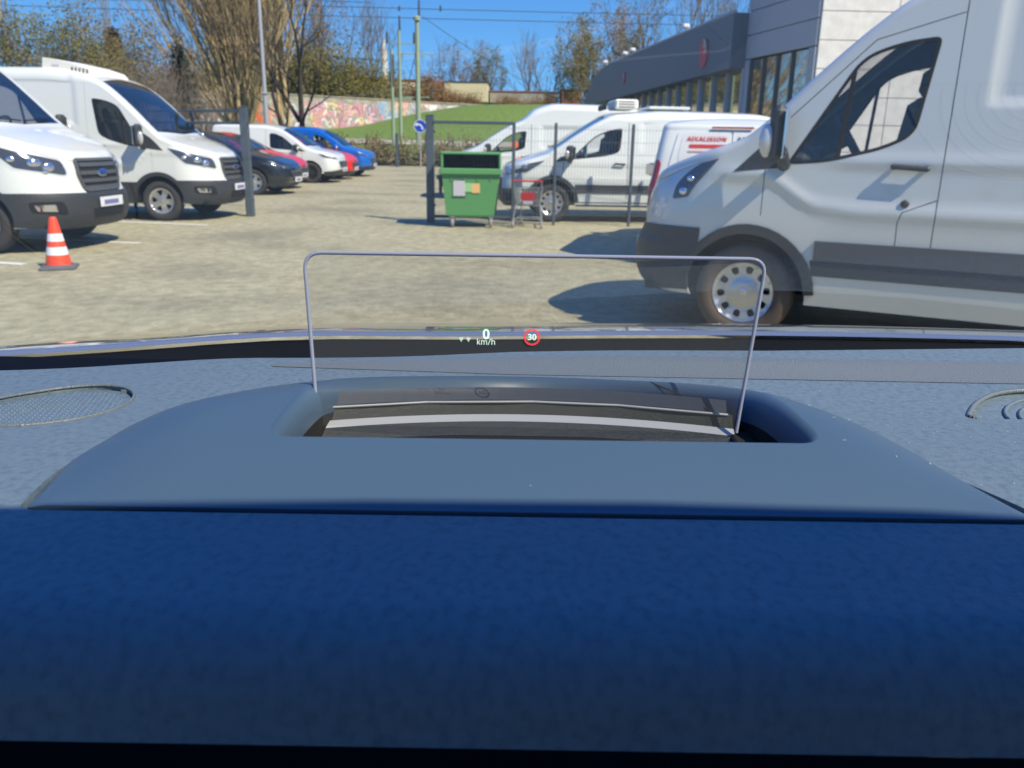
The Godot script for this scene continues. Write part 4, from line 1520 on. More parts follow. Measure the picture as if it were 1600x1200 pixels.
func small_van() -> Shape:
	var S := Shape.new()
	S.length = 4.15
	S.W = 0.90
	S.rc = 0.42
	S.axle = 0.86
	S.rear_axle = 3.45
	S.wheel = 0.32
	S.nose = [[0.22, 0.14], [0.34, 0.03], [0.48, 0.0], [0.62, 0.02], [0.78, 0.08], [0.9, 0.16], [1.0, 0.28]]
	S.tail = [[0.4, 0.0], [0.9, 0.01], [1.3, 0.07], [1.75, 0.20]]
	S.top = [[0.0, 0.86], [0.15, 0.93], [0.4, 1.00], [0.8, 1.08], [1.0, 1.16], [1.3, 1.37], [1.7, 1.62], [2.0, 1.73], [2.4, 1.79], [3.6, 1.79], [4.15, 1.72]]
	S.R = [[0.0, 0.12], [0.8, 0.10], [1.7, 0.09], [2.3, 0.14], [3.4, 0.12], [4.15, 0.05]]
	S.tumble = [[0.25, 0.97], [0.5, 0.995], [0.75, 1.0], [1.0, 0.98], [1.2, 0.95], [1.75, 0.85]]
	S.relief = func(s: float, y: float) -> float: return 0.012 * exp(-pow((y - 0.95) / 0.05, 2.0)) * smoothstep(0.8, 1.4, s)
	return S.done()

func hatchback() -> Shape:
	var S := Shape.new()
	S.length = 4.1
	S.W = 0.88
	S.rc = 0.46
	S.rr = 0.3
	S.axle = 0.84
	S.rear_axle = 3.4
	S.wheel = 0.315
	S.nose = [[0.2, 0.16], [0.32, 0.03], [0.45, 0.0], [0.58, 0.02], [0.72, 0.09], [0.82, 0.20], [0.9, 0.3]]
	S.tail = [[0.4, 0.02], [0.8, 0.0], [1.1, 0.14], [1.5, 0.45]]
	S.top = [[0.0, 0.74], [0.15, 0.81], [0.4, 0.90], [0.8, 0.98], [1.1, 1.06], [1.45, 1.25], [1.85, 1.43], [2.2, 1.50], [2.9, 1.50], [3.4, 1.42], [3.8, 1.26], [4.1, 1.02]]
	S.R = [[0.0, 0.12], [0.9, 0.09], [1.6, 0.08], [2.3, 0.12], [4.1, 0.16]]
	S.tumble = [[0.25, 0.96], [0.5, 0.995], [0.7, 1.0], [0.92, 0.98], [1.1, 0.91], [1.45, 0.76]]
	S.relief = func(s: float, y: float) -> float: return 0.012 * exp(-pow((y - 0.78) / 0.05, 2.0)) * smoothstep(0.8, 1.4, s)
	return S.done()

func vehicles() -> void:
	var H := deg_to_rad(90.0)
	# ---- large panel vans ------------------------------------------------
	var win := rounded([[1.235, 1.245, 0.05], [1.50, 1.265, 0.2], [1.83, 1.355, 0.25], [2.00, 1.445, 0.10], [2.075, 2.03, 0.05], [1.86, 2.005, 0.2], [1.63, 1.925, 0.15]], 0.05, 5)
	var S := panel_van(2.56, 5.53, 4.32)
	S.rc = 0.70
	S.bulge = 0.30
	S.done()
	var C := S.C
	# the close one on the right
	var sail := rounded([[0.86, 1.190, 0.01], [1.215, 1.222, 0.01], [1.222, 1.475, 0.02], [1.10, 1.40, 0.05]], 0.02, 3)
	var base := {
		"S": S, "windows": [win], "windscreen": [1.02, 1.93, 0.93, 2.02, 0.40], "black": [sail],
		"bulkhead": 2.22, "top_in": 2.2, "seats": [-0.5, 0.12, 0.56], "seat_s": 1.88, "seat_y": 0.98, "dash_s": 1.14, "dash_y": 1.36,
		"mirror": [1.20, 1.26, 0.20, 0.36, 0.20, 0.10], "handles": [[2.0, 1.245, 0.23]], "locks": [[2.0, 1.02]],
		"plate": 0.57, "dividers": [[[1.60, 1.92], [1.555, 1.29]]],
	}
	var rv := base.duplicate()
	rv.merge({
		"paint": "silver_paint", "cell": 0.042, "glass": "pane", "holes": 10, "rubber": "dusty_rubber",
		"seams": [[[2.185, 2.36], [2.185, 0.55]], [[1.10, 1.24], [1.10, 0.90]], [[2.185, 1.05], [1.99, 0.965], [1.97, 0.90], [1.98, 0.55]], [[1.18, 1.50], [1.70, 2.02], [2.18, 2.16]]],
		"clad": [
			{"name": "front_bumper", "poly": front_cladding(S, 0.30, 0.79, 0.66, 0.04), "raw": true, "both": false},
			{"name": "side_moulding", "poly": poly([[1.48, 0.62], [3.84, 0.62], [3.84, 0.75], [1.48, 0.75]]), "mat": "moulding", "off": 0.018},  # upper part of one moulding; lighter grey stands for its lit slope
			{"name": "lower_moulding", "poly": poly([[1.48, 0.51], [3.86, 0.51], [3.86, 0.615], [1.46, 0.615]]), "off": 0.010},
			{"name": "sill", "poly": poly([[1.48, 0.30], [3.86, 0.30], [3.86, 0.365], [1.48, 0.365]]), "off": -0.015},
			{"name": "rear_cladding", "poly": poly([[4.6, 0.30], [5.4, 0.30], [5.4, 0.75], [4.6, 0.75]])}],
		"lamp": rounded(S.on_side([[0.44, 0.975, 0.03], [0.57, 1.000, 0.03], [0.64, 1.11, 0.08], [0.78, 1.275, 0.01], [0.63, 1.235, 0.06], [0.49, 1.13, 0.06]]), 0.03, 4),
		"reflectors": [[S.p_of(0.53, 1.04), 1.04, 0.035, 0.03], [S.p_of(0.58, 1.13), 1.13, 0.03, 0.025]],
	})
	var g := "white panel vans parked in the yard"
	var v1 := vehicle("panel_van", "silver-white high van close on the right, nose to the left", "van", rv, g)
	v1.position = Vector3(1.68, 0, -5.93) + Vector3(0.92 * 0.454, 0, -0.92 * 0.891)
	v1.rotation.y = H - deg_to_rad(27.0)
	# cab contents seen through the door window
	# ---- the two on the left with the newer face
	S = panel_van(2.40, 5.53, 4.32)
	C = S.C
	var lv := base.duplicate()
	lv.merge({
		"S": S, "paint": "white_paint", "cell": 0.08, "glass": "tinted_pane", "holes": 5,
		"seams": [[[2.185, 2.36], [2.185, 0.70]], [[1.10, 1.24], [1.10, 0.86]], [[2.185, 1.10], [1.96, 0.93], [1.97, 0.72]]],
		"clad": [
			{"name": "front_bumper", "poly": front_cladding(S, 0.29, 0.70, 0.70, 0.02), "raw": true, "both": false, "off": 0.02},
			{"name": "sill", "poly": poly([[1.40, 0.30], [4.2, 0.30], [4.2, 0.66], [1.40, 0.66]])},
			{"name": "rear_cladding", "poly": poly([[4.6, 0.30], [5.4, 0.30], [5.4, 0.66], [4.6, 0.66]])}],
		"lamp": rounded([[0.60, 0.89, 0.06], [C + 0.42, 0.985, 0.02], [C + 0.70, 1.235, 0.01], [C + 0.46, 1.200, 0.05], [0.62, 1.065, 0.05]], 0.04, 4),
		"reflectors": [[0.80, 0.99, 0.07, 0.055], [C + 0.17, 1.04, 0.08, 0.05], [C + 0.42, 1.08, 0.05, 0.035], [C + 0.08, 0.945, 0.04, 0.02]],
		"grille": rounded([[-0.39, 0.69, 0.04], [0.39, 0.69, 0.04], [0.47, 0.90, 0.05], [0.44, 1.075, 0.04], [-0.44, 1.075, 0.04], [-0.47, 0.90, 0.05]], 0.04, 4),
		"slats": [[1.005, 0.40, 0.022], [0.915, 0.42, 0.022], [0.825, 0.40, 0.022], [0.742, 0.37, 0.022]], "emblem": 0.915, "plate": 0.565,
		"fog": [[0.92, 0.53, 0.20, 0.075]],
	})
	var v2 := vehicle("panel_van", "white van at the left edge with big black grille, behind the cone", "van", lv, g)
	var m := MB.new()
	m.panel(ccw(poly([[-0.33, 0.40], [0.33, 0.40], [0.36, 0.50], [-0.36, 0.50]])), [], Vector2(0.08, 0.06), func(p: float, y: float) -> Vector3: return S.skin(p, y), Vector3(0, 0.9, 2), 0.024)
	part(v2, "lower_grille", m, "gap")
	var hd := deg_to_rad(2.5)
	var place := func(wx: float, wz: float, half: float, head: float) -> Vector3:
		# contact of the near front wheel -> middle of the front axle, for a van heading +x turned by head towards the camera
		return Vector3(wx + sin(head) * half, 0, wz - cos(head) * half)
	v2.position = place.call(-6.16, -9.67, 0.885, hd)
	v2.rotation.y = -H - hd
	var v3 := copy(v2, "white van with a flat cooling unit on its roof, left of the gate post", place.call(-5.85, -13.88, 0.885, hd), -H - hd, Vector3.ONE * 0.95)
	# cooling unit
	m = MB.new()
	var prof := [[-0.42, 0.0], [-0.42, 0.06], [-0.34, 0.13], [-0.05, 0.19], [0.44, 0.235], [0.45, 0.0]]
	for k in prof.size():
		var a: Array = prof[k]
		var b: Array = prof[(k + 1) % prof.size()]
		m.quad(Vector3(-0.72, a[1], a[0]), Vector3(0.52, a[1], a[0]), Vector3(0.52, b[1], b[0]), Vector3(-0.72, b[1], b[0]), Vector3(0, a[1] + b[1] - 0.15, (a[0] + b[0]) / 2 - 0.3))
	for s in [-0.72, 0.52]:
		for k in range(1, prof.size() - 1):
			m.flat(Vector3(s, prof[0][1], prof[0][0]), Vector3(s, prof[k][1], prof[k][0]), Vector3(s, prof[k + 1][1], prof[k + 1][0]), Vector3(s, 0, 0))
	var unit := part(v3, "cooling_unit", m, "unit_white", "flat white roof cooling unit with vent slots")
	unit.position = Vector3(0.25, 2.405, 1.50)
	unit.rotation.x = -0.10
	for k in 5:
		m = MB.new()
		m.box(Vector3(0.523, 0.095 - 0.004 * k, -0.33 + 0.065 * k), Vector3(0.008, 0.06 + 0.012 * k, 0.03), 0.002)
		part(unit, "vent_slot", m, "vent_dark")
	m = MB.new()
	m.box(Vector3(0.523, 0.13, 0.22), Vector3(0.006, 0.03, 0.13), 0.002, Basis(Vector3.RIGHT, 0.08))
	part(unit, "lettering_strip", m, "paper")
	# ---- mid-size vans behind the fence
	S = custom_van(1.96)
	C = S.C
	var cwin := rounded([[1.24, 1.075, 0.04], [1.9, 1.15, 0.25], [2.13, 1.22, 0.08], [2.17, 1.62, 0.05], [1.98, 1.60, 0.2], [1.70, 1.50, 0.15]], 0.05, 5)
	var cv := {
		"S": S, "paint": "white_paint", "cell": 0.09, "windows": [cwin], "windscreen": [1.0, 1.85, 0.90, 1.95, 0.40], "glass": "tinted_pane", "holes": 10,
		"black": [rounded([[0.98, 1.04, 0.01], [1.22, 1.06, 0.01], [1.24, 1.20, 0.02]], 0.02, 3)],
		"bulkhead": 2.35, "top_in": 1.7, "seats": [-0.45, 0.15, 0.52], "seat_s": 2.0, "seat_y": 0.78, "dash_s": 1.1, "dash_y": 1.12,
		"mirror": [1.24, 1.08, 0.18, 0.24, 0.17], "handles": [[2.13, 1.02, 0.2]], "locks": [],
		"seams": [[[2.28, 1.78], [2.28, 0.42]], [[1.15, 1.04], [1.12, 0.75]], [[3.35, 1.10], [3.35, 0.42]]], "seam": 0.006,
		"clad": [
			{"name": "front_bumper", "poly": front_cladding(S, 0.27, 0.58, 0.58, 0.04), "raw": true, "both": false},
			{"name": "side_moulding", "poly": poly([[1.38, 0.52], [3.5, 0.52], [3.5, 0.66], [1.36, 0.66]]), "off": 0.018},
			{"name": "sill", "poly": poly([[1.38, 0.28], [3.5, 0.28], [3.5, 0.36], [1.38, 0.36]]), "off": 0.0}],
		"lamp": rounded([[0.66, 0.80, 0.05], [C + 0.42, 0.86, 0.03], [C + 0.74, 1.06, 0.01], [C + 0.44, 1.02, 0.05], [0.70, 0.90, 0.05]], 0.04, 4),
		"reflectors": [[0.82, 0.86, 0.06, 0.04], [C + 0.3, 0.95, 0.06, 0.04]], "plate": 0.48, "flares": true,
	}
	cv.glass = "pane"
	var v4 := vehicle("delivery_van", "white low van behind the mesh fence with a boxy unit on its roof", "van", cv, g)
	v4.rotation.y = H + deg_to_rad(3.0)
	v4.position = Vector3(0.64, 0, -14.95) + Vector3(-0.05, 0, -0.85)
	m = MB.new()
	m.box(Vector3(0, 2.04, 1.35), Vector3(0.9, 0.17, 0.42), 0.03)
	unit = part(v4, "cooling_unit", m, "unit_white", "cream box with louvres on the roof")
	for k in 3:
		m = MB.new()
		m.box(Vector3(-0.452, 1.995 + 0.045 * k, 1.35), Vector3(0.006, 0.016, 0.28), 0.001)
		part(unit, "louvre", m, "vent_dark")
	m = MB.new()
	m.box(Vector3(0, 1.985, 2.10), Vector3(1.1, 0.05, 0.75), 0.02)
	part(v4, "roof_hatch", m, "white_paint")
	m = MB.new()
	m.box(Vector3(0, 1.99, 0.98), Vector3(0.8, 0.10, 0.05), 0.02)
	part(v4, "fan_shroud", m, "cladding")
	m = MB.new()
	m.box(Vector3(-0.50, 1.27, 0.62), Vector3(0.46, 0.42, 0.02), 0.008)
	part(v4, "sun_blind", m, "curtain")
	S = custom_van(2.29)
	var cv2 := cv.duplicate()
	cv2.S = S
	cv2.glass = "pane"
	var v5 := vehicle("delivery_van", "white taller van behind the other, orange sticker in its door window", "van", cv2, g)
	v5.rotation.y = H + deg_to_rad(2.0)
	v5.position = Vector3(-1.0, 0, -21.4)
	m = MB.new()
	m.lathe([[0.001, 0.004], [0.088, 0.004], [0.09, 0.0]], Basis(Vector3(0, 0, 1), Vector3(-1, 0, 0), Vector3(0, 1, 0)), S.skin(-S.at_s(1.88), 1.30) + Vector3(-0.012, 0, 0), 24)
	part(v5, "window_sticker", m, "orange", "round orange sticker")
	# ---- small vans: tail of the one with lettering, and the one in the row
	S = small_van()
	C = S.C
	var swin := rounded([[1.22, 0.985, 0.04], [1.95, 1.03, 0.2], [2.12, 1.06, 0.08], [2.13, 1.50, 0.06], [1.95, 1.50, 0.15], [1.66, 1.38, 0.15]], 0.05, 5)
	var tl := S.pmax - (S.W - S.rr)
	var sv := {
		"S": S, "paint": "white_paint", "cell": 0.08, "windows": [swin], "windscreen": [1.0, 1.72, 0.92, 1.82, 0.40], "glass": "tinted_pane", "holes": 8, "rim": "steel_wheel",
		"black": [rounded([[0.98, 0.96, 0.01], [1.20, 0.975, 0.01], [1.24, 1.10, 0.02]], 0.02, 3)],
		"bulkhead": 2.3, "top_in": 1.55, "seats": [-0.4, 0.4], "seat_s": 1.95, "seat_y": 0.62, "dash_s": 1.1, "dash_y": 1.0,
		"mirror": [1.24, 0.99, 0.18, 0.19, 0.15], "handles": [[2.1, 0.9, 0.17]],
		"seams": [[[2.25, 1.62], [2.25, 0.40]], [[1.12, 0.95], [1.10, 0.70]]], "seam": 0.005,
		"clad": [
			{"name": "front_bumper", "poly": poly([[-S.at_s(0.35), 0.24], [S.at_s(0.35), 0.24], [S.at_s(0.42), 0.36], [0.5, 0.42], [-0.5, 0.42], [-S.at_s(0.42), 0.36]]), "raw": true, "both": false},
			{"name": "sill", "poly": poly([[1.2, 0.26], [3.1, 0.26], [3.1, 0.34], [1.2, 0.34]])}],
		"lamp": rounded([[0.52, 0.72, 0.04], [C + 0.36, 0.80, 0.02], [C + 0.5, 0.90, 0.01], [C + 0.3, 0.885, 0.05], [0.56, 0.82, 0.05]], 0.04, 4),
		"reflectors": [[0.66, 0.78, 0.05, 0.035], [C + 0.25, 0.84, 0.05, 0.03]],
		"grille": rounded([[-0.42, 0.50], [0.42, 0.50], [0.46, 0.68], [-0.46, 0.68]], 0.05, 4), "slats": [[0.64, 0.38, 0.014], [0.58, 0.38, 0.014], [0.53, 0.36, 0.012]], "emblem": 0.60, "plate": 0.42,
		"tail_lamp": rounded([[tl - 0.13, 0.72, 0.02], [tl - 0.05, 0.72, 0.03], [tl - 0.03, 1.25, 0.04], [tl - 0.10, 1.30, 0.04]], 0.03, 4), "flares": false, "arch": 0.385,
	}
	var v6 := vehicle("small_van", "white small van in the left row between two red cars", "van", sv, g)
	v6.position = place.call(-6.48, -26.83, 0.77, hd)
	v6.rotation.y = -H - hd
	m = MB.new()
	m.box(S.skin(S.at_s(2.6), 0.86) + Vector3(0.004, 0, 0), Vector3(0.004, 0.035, 0.5), 0.001)
	part(v6, "side_lettering", m, "print_pale")
	var v7 := copy(v6, "tail of a white van with red and blue lettering on its doors", Vector3(3.14, 0, -12.72), deg_to_rad(-13.0), Vector3(1, 0.93, 1))
	for q in v7.get_children():
		if String(q.name).begins_with("side_lettering"):
			q.free()
	# rear doors with print
	var rear := func(x: float, y: float) -> Vector3: return S.skin((S.pmax - absf(x)) * (1.0 if x >= 0.0 else -1.0), y)
	for sg in [-1.0, 1.0]:
		m = MB.new()
		m.panel(ccw(shift(rounded([[0.012, 0.48, 0.03], [0.70, 0.48, 0.06], [0.74, 0.9, 0.2], [0.68, 1.63, 0.06], [0.012, 1.63, 0.02]], 0.05, 4), 0.0, sg)), [], Vector2(0.1, 0.1), rear, Vector3(0, 1, 0), 0.012, 0.012)
		var dr := part(v7, "rear_door", m, "white_paint")
		m = MB.new()
		m.panel(ccw(shift(rounded([[0.07, 1.10, 0.05], [0.46, 1.10, 0.16], [0.63, 1.25, 0.1], [0.615, 1.60, 0.06], [0.07, 1.60, 0.05]], 0.06, 4), 0.0, sg)), [], Vector2(0.1, 0.1), rear, Vector3(0, 1, 0), 0.016, 0.004)
		part(dr, "blanked_window", m, "panel_sheet")
		var ink := "print_red" if sg < 0 else "print_blue"
		var ry := atan2(0.13, 0.5)
		var at := func(x: float, y: float) -> Transform3D: return Transform3D(Basis(Vector3.RIGHT, -0.13), rear.call(x, y) + Vector3(0, 0.0, 0.024))
		text(dr, "lettering", "AIXALISION", 0.056, ink, at.call(sg * 0.31, 1.535), true, 0.18)
		m = MB.new()
		m.box(rear.call(sg * 0.29, 1.452) + Vector3(0, 0, 0.022), Vector3(0.40, 0.045, 0.004), 0.001, Basis(Vector3.RIGHT, -0.13))
		part(dr, "lettering_bar", m, ink)
		for e in [[1.390, 0.42, 0.018], [1.318, 0.26, 0.013]]:
			m = MB.new()
			m.box(rear.call(sg * 0.29, e[0]) + Vector3(0, 0, 0.022), Vector3(e[1], e[2], 0.004), 0.001, Basis(Vector3.RIGHT, -0.13))
			part(dr, "small_print", m, "print_pink" if sg < 0 else "print_pale")
	m = MB.new()
	m.box(rear.call(0.0, 1.66) + Vector3(0, 0.012, 0.03), Vector3(0.46, 0.022, 0.03), 0.006)
	part(v7, "brake_light", m, "red_lens")
	m = MB.new()
	m.box(rear.call(-0.20, 0.70) + Vector3(0, 0, 0.02), Vector3(0.34, 0.05, 0.03), 0.01)
	part(v7, "door_handle", m, "cladding")
	m = MB.new()
	m.box(rear.call(-0.20, 0.585) + Vector3(0, 0, 0.02), Vector3(0.5, 0.11, 0.012), 0.003)
	var np := part(v7, "number_plate", m, "plate")
	m = MB.new()
	m.box(rear.call(-0.425, 0.585) + Vector3(0, 0, 0.028), Vector3(0.05, 0.105, 0.004), 0.001)
	part(np, "country_band", m, "sign_blue")
	for sg in [-1.0, 1.0]:
		m = MB.new()
		m.box(rear.call(sg * 0.70, 0.42) + Vector3(0, 0, 0.012), Vector3(0.12, 0.05, 0.03), 0.01)
		part(v7, "reflector", m, "red_lens")
	m = MB.new()
	m.box(rear.call(0, 0.36) + Vector3(0, 0, 0.02), Vector3(1.60, 0.20, 0.10), 0.04)
	part(v7, "rear_bumper", m, "white_paint")
	# ---- cars in the row
	S = hatchback()
	C = S.C
	var hwin := rounded([[1.34, 0.955, 0.03], [2.2, 0.985, 0.2], [3.2, 1.03, 0.05], [3.40, 1.12, 0.05], [3.05, 1.33, 0.1], [2.3, 1.375, 0.2], [1.86, 1.29, 0.15]], 0.05, 5)
	var hb := {
		"S": S, "paint": "black_paint", "cell": 0.09, "windows": [hwin], "windscreen": [1.12, 1.80, 1.04, 1.92, 0.40], "glass": "tinted_pane", "holes": 5,
		"bulkhead": 3.3, "top_in": 1.1, "seats": [-0.37, 0.37], "seat_s": 2.15, "seat_y": 0.5, "dash_s": 1.25, "dash_y": 0.92, "dividers": [[[2.28, 0.98], [2.32, 1.38]]],
		"mirror": [1.45, 0.97, 0.2, 0.14, 0.13], "handles": [[2.2, 0.84, 0.17]],
		"seams": [[[2.42, 0.95], [2.40, 0.36]], [[1.22, 0.92], [1.20, 0.5]]], "seam": 0.005, "mirror_mat": "black_paint",
		"clad": [{"name": "front_skirt", "poly": poly([[-S.at_s(0.3), 0.20], [S.at_s(0.3), 0.20], [S.at_s(0.38), 0.28], [-S.at_s(0.38), 0.28]]), "raw": true, "both": false},
			{"name": "sill", "poly": poly([[1.2, 0.24], [3.0, 0.24], [3.0, 0.31], [1.2, 0.31]])}],
		"lamp": rounded([[0.50, 0.62, 0.04], [C + 0.36, 0.70, 0.02], [C + 0.62, 0.80, 0.01], [C + 0.3, 0.77, 0.05], [0.55, 0.70, 0.04]], 0.03, 4),
		"reflectors": [[0.66, 0.67, 0.05, 0.035], [C + 0.2, 0.72, 0.06, 0.03]],
		"grille": rounded([[-0.40, 0.42], [0.40, 0.42], [0.45, 0.58], [-0.45, 0.58]], 0.05, 4), "slats": [[0.54, 0.36, 0.012], [0.49, 0.36, 0.012], [0.45, 0.34, 0.012]], "emblem": 0.62, "plate": 0.37, "flares": false, "arch": 0.375, "ybot": 0.22,
	}
	var gc := "cars in the left row beyond the gate"
	var c1 := vehicle("hatchback_car", "black hatchback behind the left gate post", "car", hb, gc)
	c1.position = place.call(-6.40, -20.7, 0.74, hd)
	c1.rotation.y = -H - hd
	for e in [["red hatchback showing between the black car and the white small van", -6.85, -23.2], ["red hatchback nose between the white small van and the blue car", -6.55, -29.4]]:
		var c2 := copy(c1, e[0], place.call(e[1], e[2], 0.74, hd), -H - hd)
		for q in c2.get_children():
			if String(q.name).begins_with("body") or String(q.name).begins_with("door_mirror"):
				(q as MeshInstance3D).material_override = M["red_paint"]
	S = small_van()
	C = S.C
	var bl := sv.duplicate()
	bl.merge({"S": S, "paint": "blue_paint", "holes": 5, "rim": "rim", "mirror_mat": "blue_paint", "glass": "pane"}, true)
	bl.windows = [swin, rounded([[2.3, 1.05], [3.2, 1.07], [3.2, 1.50], [2.3, 1.50]], 0.06, 4)]
	bl.erase("bulkhead")
	var c4 := vehicle("people_carrier", "bright blue people carrier last in the left row", "car", bl, gc)
	c4.position = place.call(-6.35, -32.0, 0.77, hd)
	c4.rotation.y = -H - hd
# ---------------------------------------------------------------- things in the yard
func wire_mesh(m: MB, a: Vector3, b: Vector3, y0: float, y1: float, dx: float, dy: float, r: float) -> void:
	var d := (b - a).normalized()
	var L := a.distance_to(b)
	var n := int(L / dx)
	for k in n + 1:
		var p := a + d * (L * k / n)
		m.tube(p + Vector3(0, y0, 0), p + Vector3(0, y1, 0), r, r, 4, false)
	var y := y0 + dy * 0.5
	while y < y1:
		m.tube(a + Vector3(0, y, 0), b + Vector3(0, y, 0), r * 1.2, r * 1.2, 4, false)
		y += dy

func gate_post(label: String, at: Vector3, h: float) -> void:
	var t := thing("gate_post", label, "post", at, 0.0, "gate posts")
	var m := MB.new()
	m.box(Vector3(0, h / 2, 0), Vector3(0.13, h, 0.13), 0.008)
	part(t, "upright", m, "post")
	m = MB.new()
	m.box(Vector3(0, h + 0.008, 0), Vector3(0.136, 0.016, 0.136), 0.004)
	part(t, "cap", m, "post")
	m = MB.new()
	for y in [0.3, h - 0.25]:
		m.tube(Vector3(0, y, 0), Vector3(0.09, y, 0.05), 0.018, 0.018)
	part(t, "hinge", m, "pole_dark")

func yard_things() -> void:
	gate_post("grey steel gate post beside the white vans on the left", Vector3(-4.75, 0, -14.97), 1.86)
	gate_post("grey steel gate post behind the green container", Vector3(-1.45, 0, -14.36), 1.76)
	# fence to the right of the gate: an end frame and two bays
	var f := thing("mesh_fence", "wire mesh fence in front of the white delivery vans", "fence", Vector3(0, 0, -14.3), 0.0, "mesh fences")
	var m := MB.new()
	m.box(Vector3(-0.72, 1.66, 0), Vector3(1.32, 0.05, 0.05), 0.006)
	m.box(Vector3(-0.72, 0.12, 0), Vector3(1.32, 0.05, 0.05), 0.006)
	m.box(Vector3(-0.04, 0.89, 0), Vector3(0.05, 1.58, 0.05), 0.006)
	part(f, "gate_leaf_frame", m, "post")
	for x in [0.66, 1.95, 2.9]:
		m = MB.new()
		m.box(Vector3(x, 0.84, 0), Vector3(0.045, 1.68, 0.06), 0.006)
		part(f, "post", m, "post")
	for e in [[-1.36, -0.07], [-0.01, 0.63], [0.69, 1.92], [1.98, 2.88]]:
		m = MB.new()
		wire_mesh(m, Vector3(e[0], 0, 0), Vector3(e[1], 0, 0), 0.08, 1.64, 0.05, 0.2, 0.0022)
		part(f, "wire_panel", m, "wire").set_meta("kind", "stuff")
	f = thing("mesh_fence", "wire mesh fence with two top rails behind the white vans on the left", "fence", Vector3(-4.75, 0, -15.0), deg_to_rad(-24.0), "mesh fences")
	for y in [1.80, 1.60]:
		m = MB.new()
		m.box(Vector3(-2.6, y, 0.0), Vector3(5.0, 0.045, 0.05), 0.006)
		part(f, "rail", m, "post")
	for x in [-5.1, -2.9, -1.25]:
		m = MB.new()
		m.box(Vector3(x, 0.9, -0.05), Vector3(0.05, 1.8, 0.05), 0.006)
		part(f, "post", m, "post")
	for e in [[-5.08, -2.92], [-2.88, -1.27], [-1.23, -0.10]]:
		m = MB.new()
		wire_mesh(m, Vector3(e[0], 0, -0.03), Vector3(e[1], 0, -0.03), 0.08, 1.58, 0.05, 0.2, 0.0022)
		part(f, "wire_panel", m, "wire").set_meta("kind", "stuff")
	f = thing("mesh_fence", "far dark mesh fence at the end of the yard before the grass", "fence", Vector3(0, 0, -45.0), 0.0, "mesh fences")
	for x in [-12.5, -9.5, -6.3, -3.3, -1.0]:
		m = MB.new()
		m.box(Vector3(x, 0.85, 0), Vector3(0.16 if x == -6.3 else 0.06, 1.7 if x == -6.3 else 1.4, 0.1), 0.01)
		part(f, "post", m, "post")
	for e in [[-12.4, -9.6], [-9.4, -6.4], [-6.2, -3.4], [-3.2, -1.1]]:
		m = MB.new()
		wire_mesh(m, Vector3(e[0], 0, 0), Vector3(e[1], 0, 0), 0.05, 1.35, 0.12, 0.3, 0.003)
		part(f, "wire_panel", m, "pole_dark").set_meta("kind", "stuff")
	# traffic cone
	var t := thing("traffic_cone", "red and white traffic cone in front of the left van", "cone", Vector3(-4.80, 0, -8.62), 0.35)
	m = MB.new()
	var r := func(y: float) -> float: return lerpf(0.128, 0.037, (y - 0.03) / 0.50)
	m.box(Vector3(0, 0.016, 0), Vector3(0.34, 0.032, 0.34), 0.008)
	m.lathe([[0.165, 0.03], [0.150, 0.045], [0.135, 0.05]], Basis(), Vector3.ZERO, 24)
	part(t, "base", m, "cone_base")
	var ys := [0.045, 0.150, 0.232, 0.290, 0.368, 0.53]
	for k in 5:
		m = MB.new()
		var o := 0.0015 if k % 2 else 0.0
		var pr := [[r.call(ys[k]) + o, ys[k]], [r.call(ys[k + 1]) + o, ys[k + 1]]]
		if k == 4:
			pr = [[r.call(ys[4]), ys[4]], [r.call(0.50), 0.50], [0.036, 0.525], [0.030, 0.535], [0.001, 0.537]]
		m.lathe(pr, Basis(), Vector3.ZERO, 28)
		part(t, "white_band" if k % 2 else "red_band", m, "cone_white" if k % 2 else "cone_red")
	# waste container
	t = thing("waste_container", "green wheeled waste container with an open front flap by the gate post", "container", Vector3(-0.74, 0, -13.95), deg_to_rad(3.0))
	m = MB.new()
	var lo := [Vector3(-0.40, 0.20, 0.34), Vector3(0.38, 0.20, 0.34), Vector3(0.38, 0.20, -0.34), Vector3(-0.40, 0.20, -0.34)]
	var hi := [Vector3(-0.465, 0.86, 0.40), Vector3(0.465, 0.86, 0.40), Vector3(0.465, 0.86, -0.40), Vector3(-0.465, 0.86, -0.40)]
	for k in 4:
		var j := (k + 1) % 4
		m.quad(lo[k], lo[j], hi[j], hi[k], (lo[k] + lo[j]) * Vector3(1, 0, 1))
	m.quad(lo[0], lo[1], lo[2], lo[3], Vector3.DOWN)
	m.box(Vector3(0, 0.19, 0.0), Vector3(0.74, 0.04, 0.66), 0.01)
	part(t, "tub", m, "bin_green")
	for x in [-0.30, -0.10, 0.10, 0.30]:
		m = MB.new()
		m.box(Vector3(x * 1.05, 0.80, 0.398), Vector3(0.015, 0.10, 0.02), 0.004)
		part(t, "rib", m, "bin_green")
	m = MB.new()
	m.box(Vector3(0, 0.895, 0.42), Vector3(1.0, 0.10, 0.05), 0.015)
	m.box(Vector3(0, 0.895, -0.42), Vector3(1.0, 0.10, 0.05), 0.015)
	m.box(Vector3(-0.475, 0.895, 0), Vector3(0.05, 0.10, 0.80), 0.015)
	m.box(Vector3(0.475, 0.895, 0), Vector3(0.05, 0.10, 0.80), 0.015)
	part(t, "rim", m, "bin_green")
	# hood with its wide dark opening
	m = MB.new()
	m.box(Vector3(-0.465, 1.05, 0.02), Vector3(0.045, 0.22, 0.74), 0.015)
	m.box(Vector3(0.465, 1.05, 0.02), Vector3(0.045, 0.22, 0.74), 0.015)
	m.box(Vector3(0, 1.175, 0.0), Vector3(0.975, 0.04, 0.80), 0.018)
